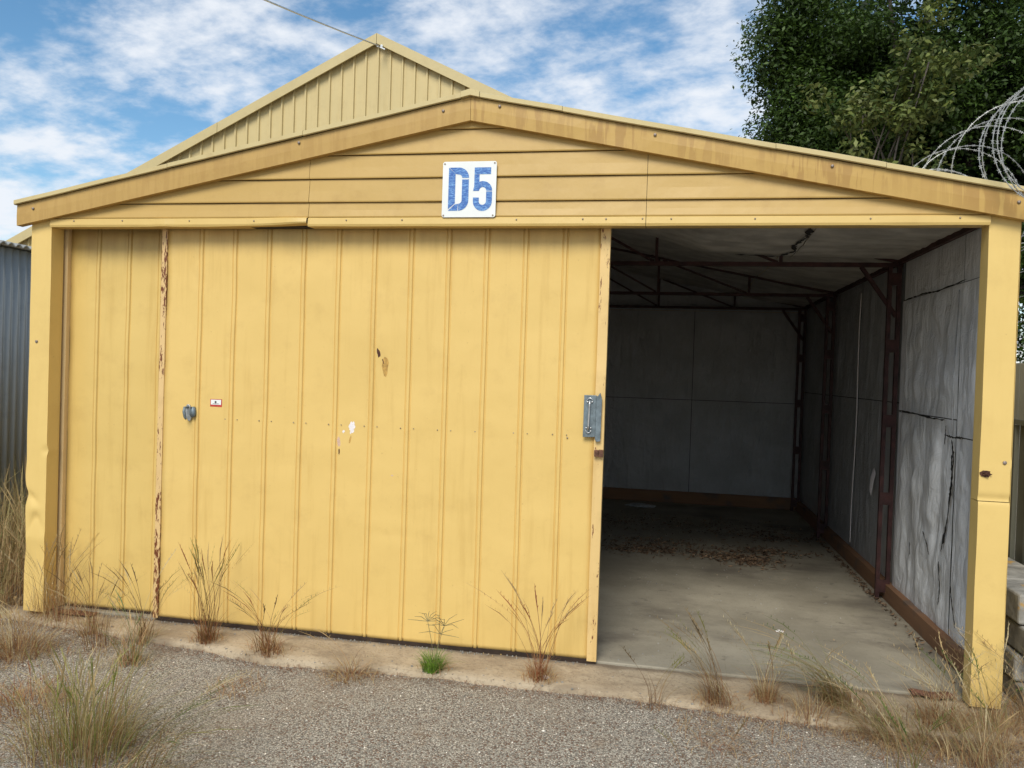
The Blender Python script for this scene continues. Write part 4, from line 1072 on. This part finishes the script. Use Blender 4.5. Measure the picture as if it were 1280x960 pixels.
litter('leaf_litter', [(3.75, 3.25, .30, .14), (4.1, 3.0, .30, .12), (4.5, 2.75, .12, .1), (4.35, 2.85, .2, .1), (3.6, 2.9, .2, .1), (4.7, 3.2, .2, .08), (3.3, 4.2, .5, .25), (4.2, 4.3, .6, .3), (5.28, 2.5, .02, .9), (4.9, 3.9, .3, .15)], 3400, 'brown dry leaf litter on the shed floor')
def lump(name, c, r_, mat, label, cat, seed, flat=.5):
    m = MB(); P = []; nU, nV = 14, 8
    for i in range(nU+1):
        a = 2*pi*(i % nU)/nU; row = []
        for j in range(nV+1):
            b = -pi/2+pi*j/nV; k = 1+.4*nz(cos(a)*cos(b)*1.5+seed, sin(a)*cos(b)*1.5, sin(b)*1.5)
            row.append((c[0]+cos(a)*cos(b)*r_[0]*k, c[1]+sin(a)*cos(b)*r_[1]*k, c[2]+max(0, (sin(b)+.6)*r_[2]*k*flat)))
        P.append(row)
    m.grid(P); return tag(build(m, name, mat, origin=tuple(c), smooth=False), label, cat)
lump('pebble', (4.49, .90, .001), (.022, .018, .014), M_chip, 'small pale stone lying alone on the concrete floor', 'stone', 2)
lump('pebble', (3.205, -.15, -.02), (.02, .017, .014), M_chip, 'white pebble beside the tuft near the open door end', 'stone', 6)
lump('plastic_bag', (3.53, 5.28, .001), (.17, .08, .04), M_bag, 'crumpled pale plastic bag near the rear wall of the shed', 'bag', 4)
m = MB(); P = []
for i in range(10):
    P.append([(5.00+i*.022, .055+.012*sin(i)+j*.02, .004+.010*abs(nz(i*.6, j*.7, 0))+.006*(j == 2)) for j in range(5)])
m.grid(P); o_ = build(m, 'scrap_metal', M_brown, origin=(5.1, .1, 0)); s_ = o_.modifiers.new('t', 'SOLIDIFY'); s_.thickness = .004
tag(o_, 'flat brown rusty scrap lying on the slab left of right post', 'scrap')
m = MB(); P = []
for i in range(9):
    P.append([(.20+i*.03, .02+j*.025, -.004+.012*abs(nz(i*.7, j*.9, 3))) for j in range(4)])
m.grid(P); o_ = build(m, 'scrap_metal', M_brown, origin=(.3, .05, 0)); s_ = o_.modifiers.new('t', 'SOLIDIFY'); s_.thickness = .003
tag(o_, 'brown debris piece at the foot of the narrow door leaf by the left post', 'scrap')
m = MB()
for k in range(260):
    x = random.uniform(.25, 3.4); y = random.uniform(.02, .09)-abs(random.gauss(0, .02)); r_ = random.uniform(.001, .0035)
    y = .075+abs(random.gauss(0, .012))*(-1 if random.random() < .5 else 1)*.9-.004
    m.box((x-r_, y-r_*.8, -.016), (x+r_, y+r_*.8, -.010+r_))
for k in range(200):
    x = random.uniform(3.5, 5.3); y = random.uniform(.15, 2.6); r_ = random.uniform(.0015, .0045); m.box((x-r_, y-r_*.8, .0), (x+r_, y+r_*.8, r_))
for k in range(70):
    x = random.uniform(.2, 5.3); y = edge_y(x)+random.random()**2*.3; r_ = random.uniform(.002, .0055); z = -.012-(1-min(1, max(0, (y-edge_y(x))/(.1-edge_y(x)))))*.014
    if y < .095: m.bar((x-r_, y-r_*.4, z+r_*.4), (x+r_*.8, y+r_*.5, z+r_*.4), r_*1.5, r_*1.1)
tag(build(m, 'grit', M_block), 'small dark grit and crumbs on the slab', kind='stuff')
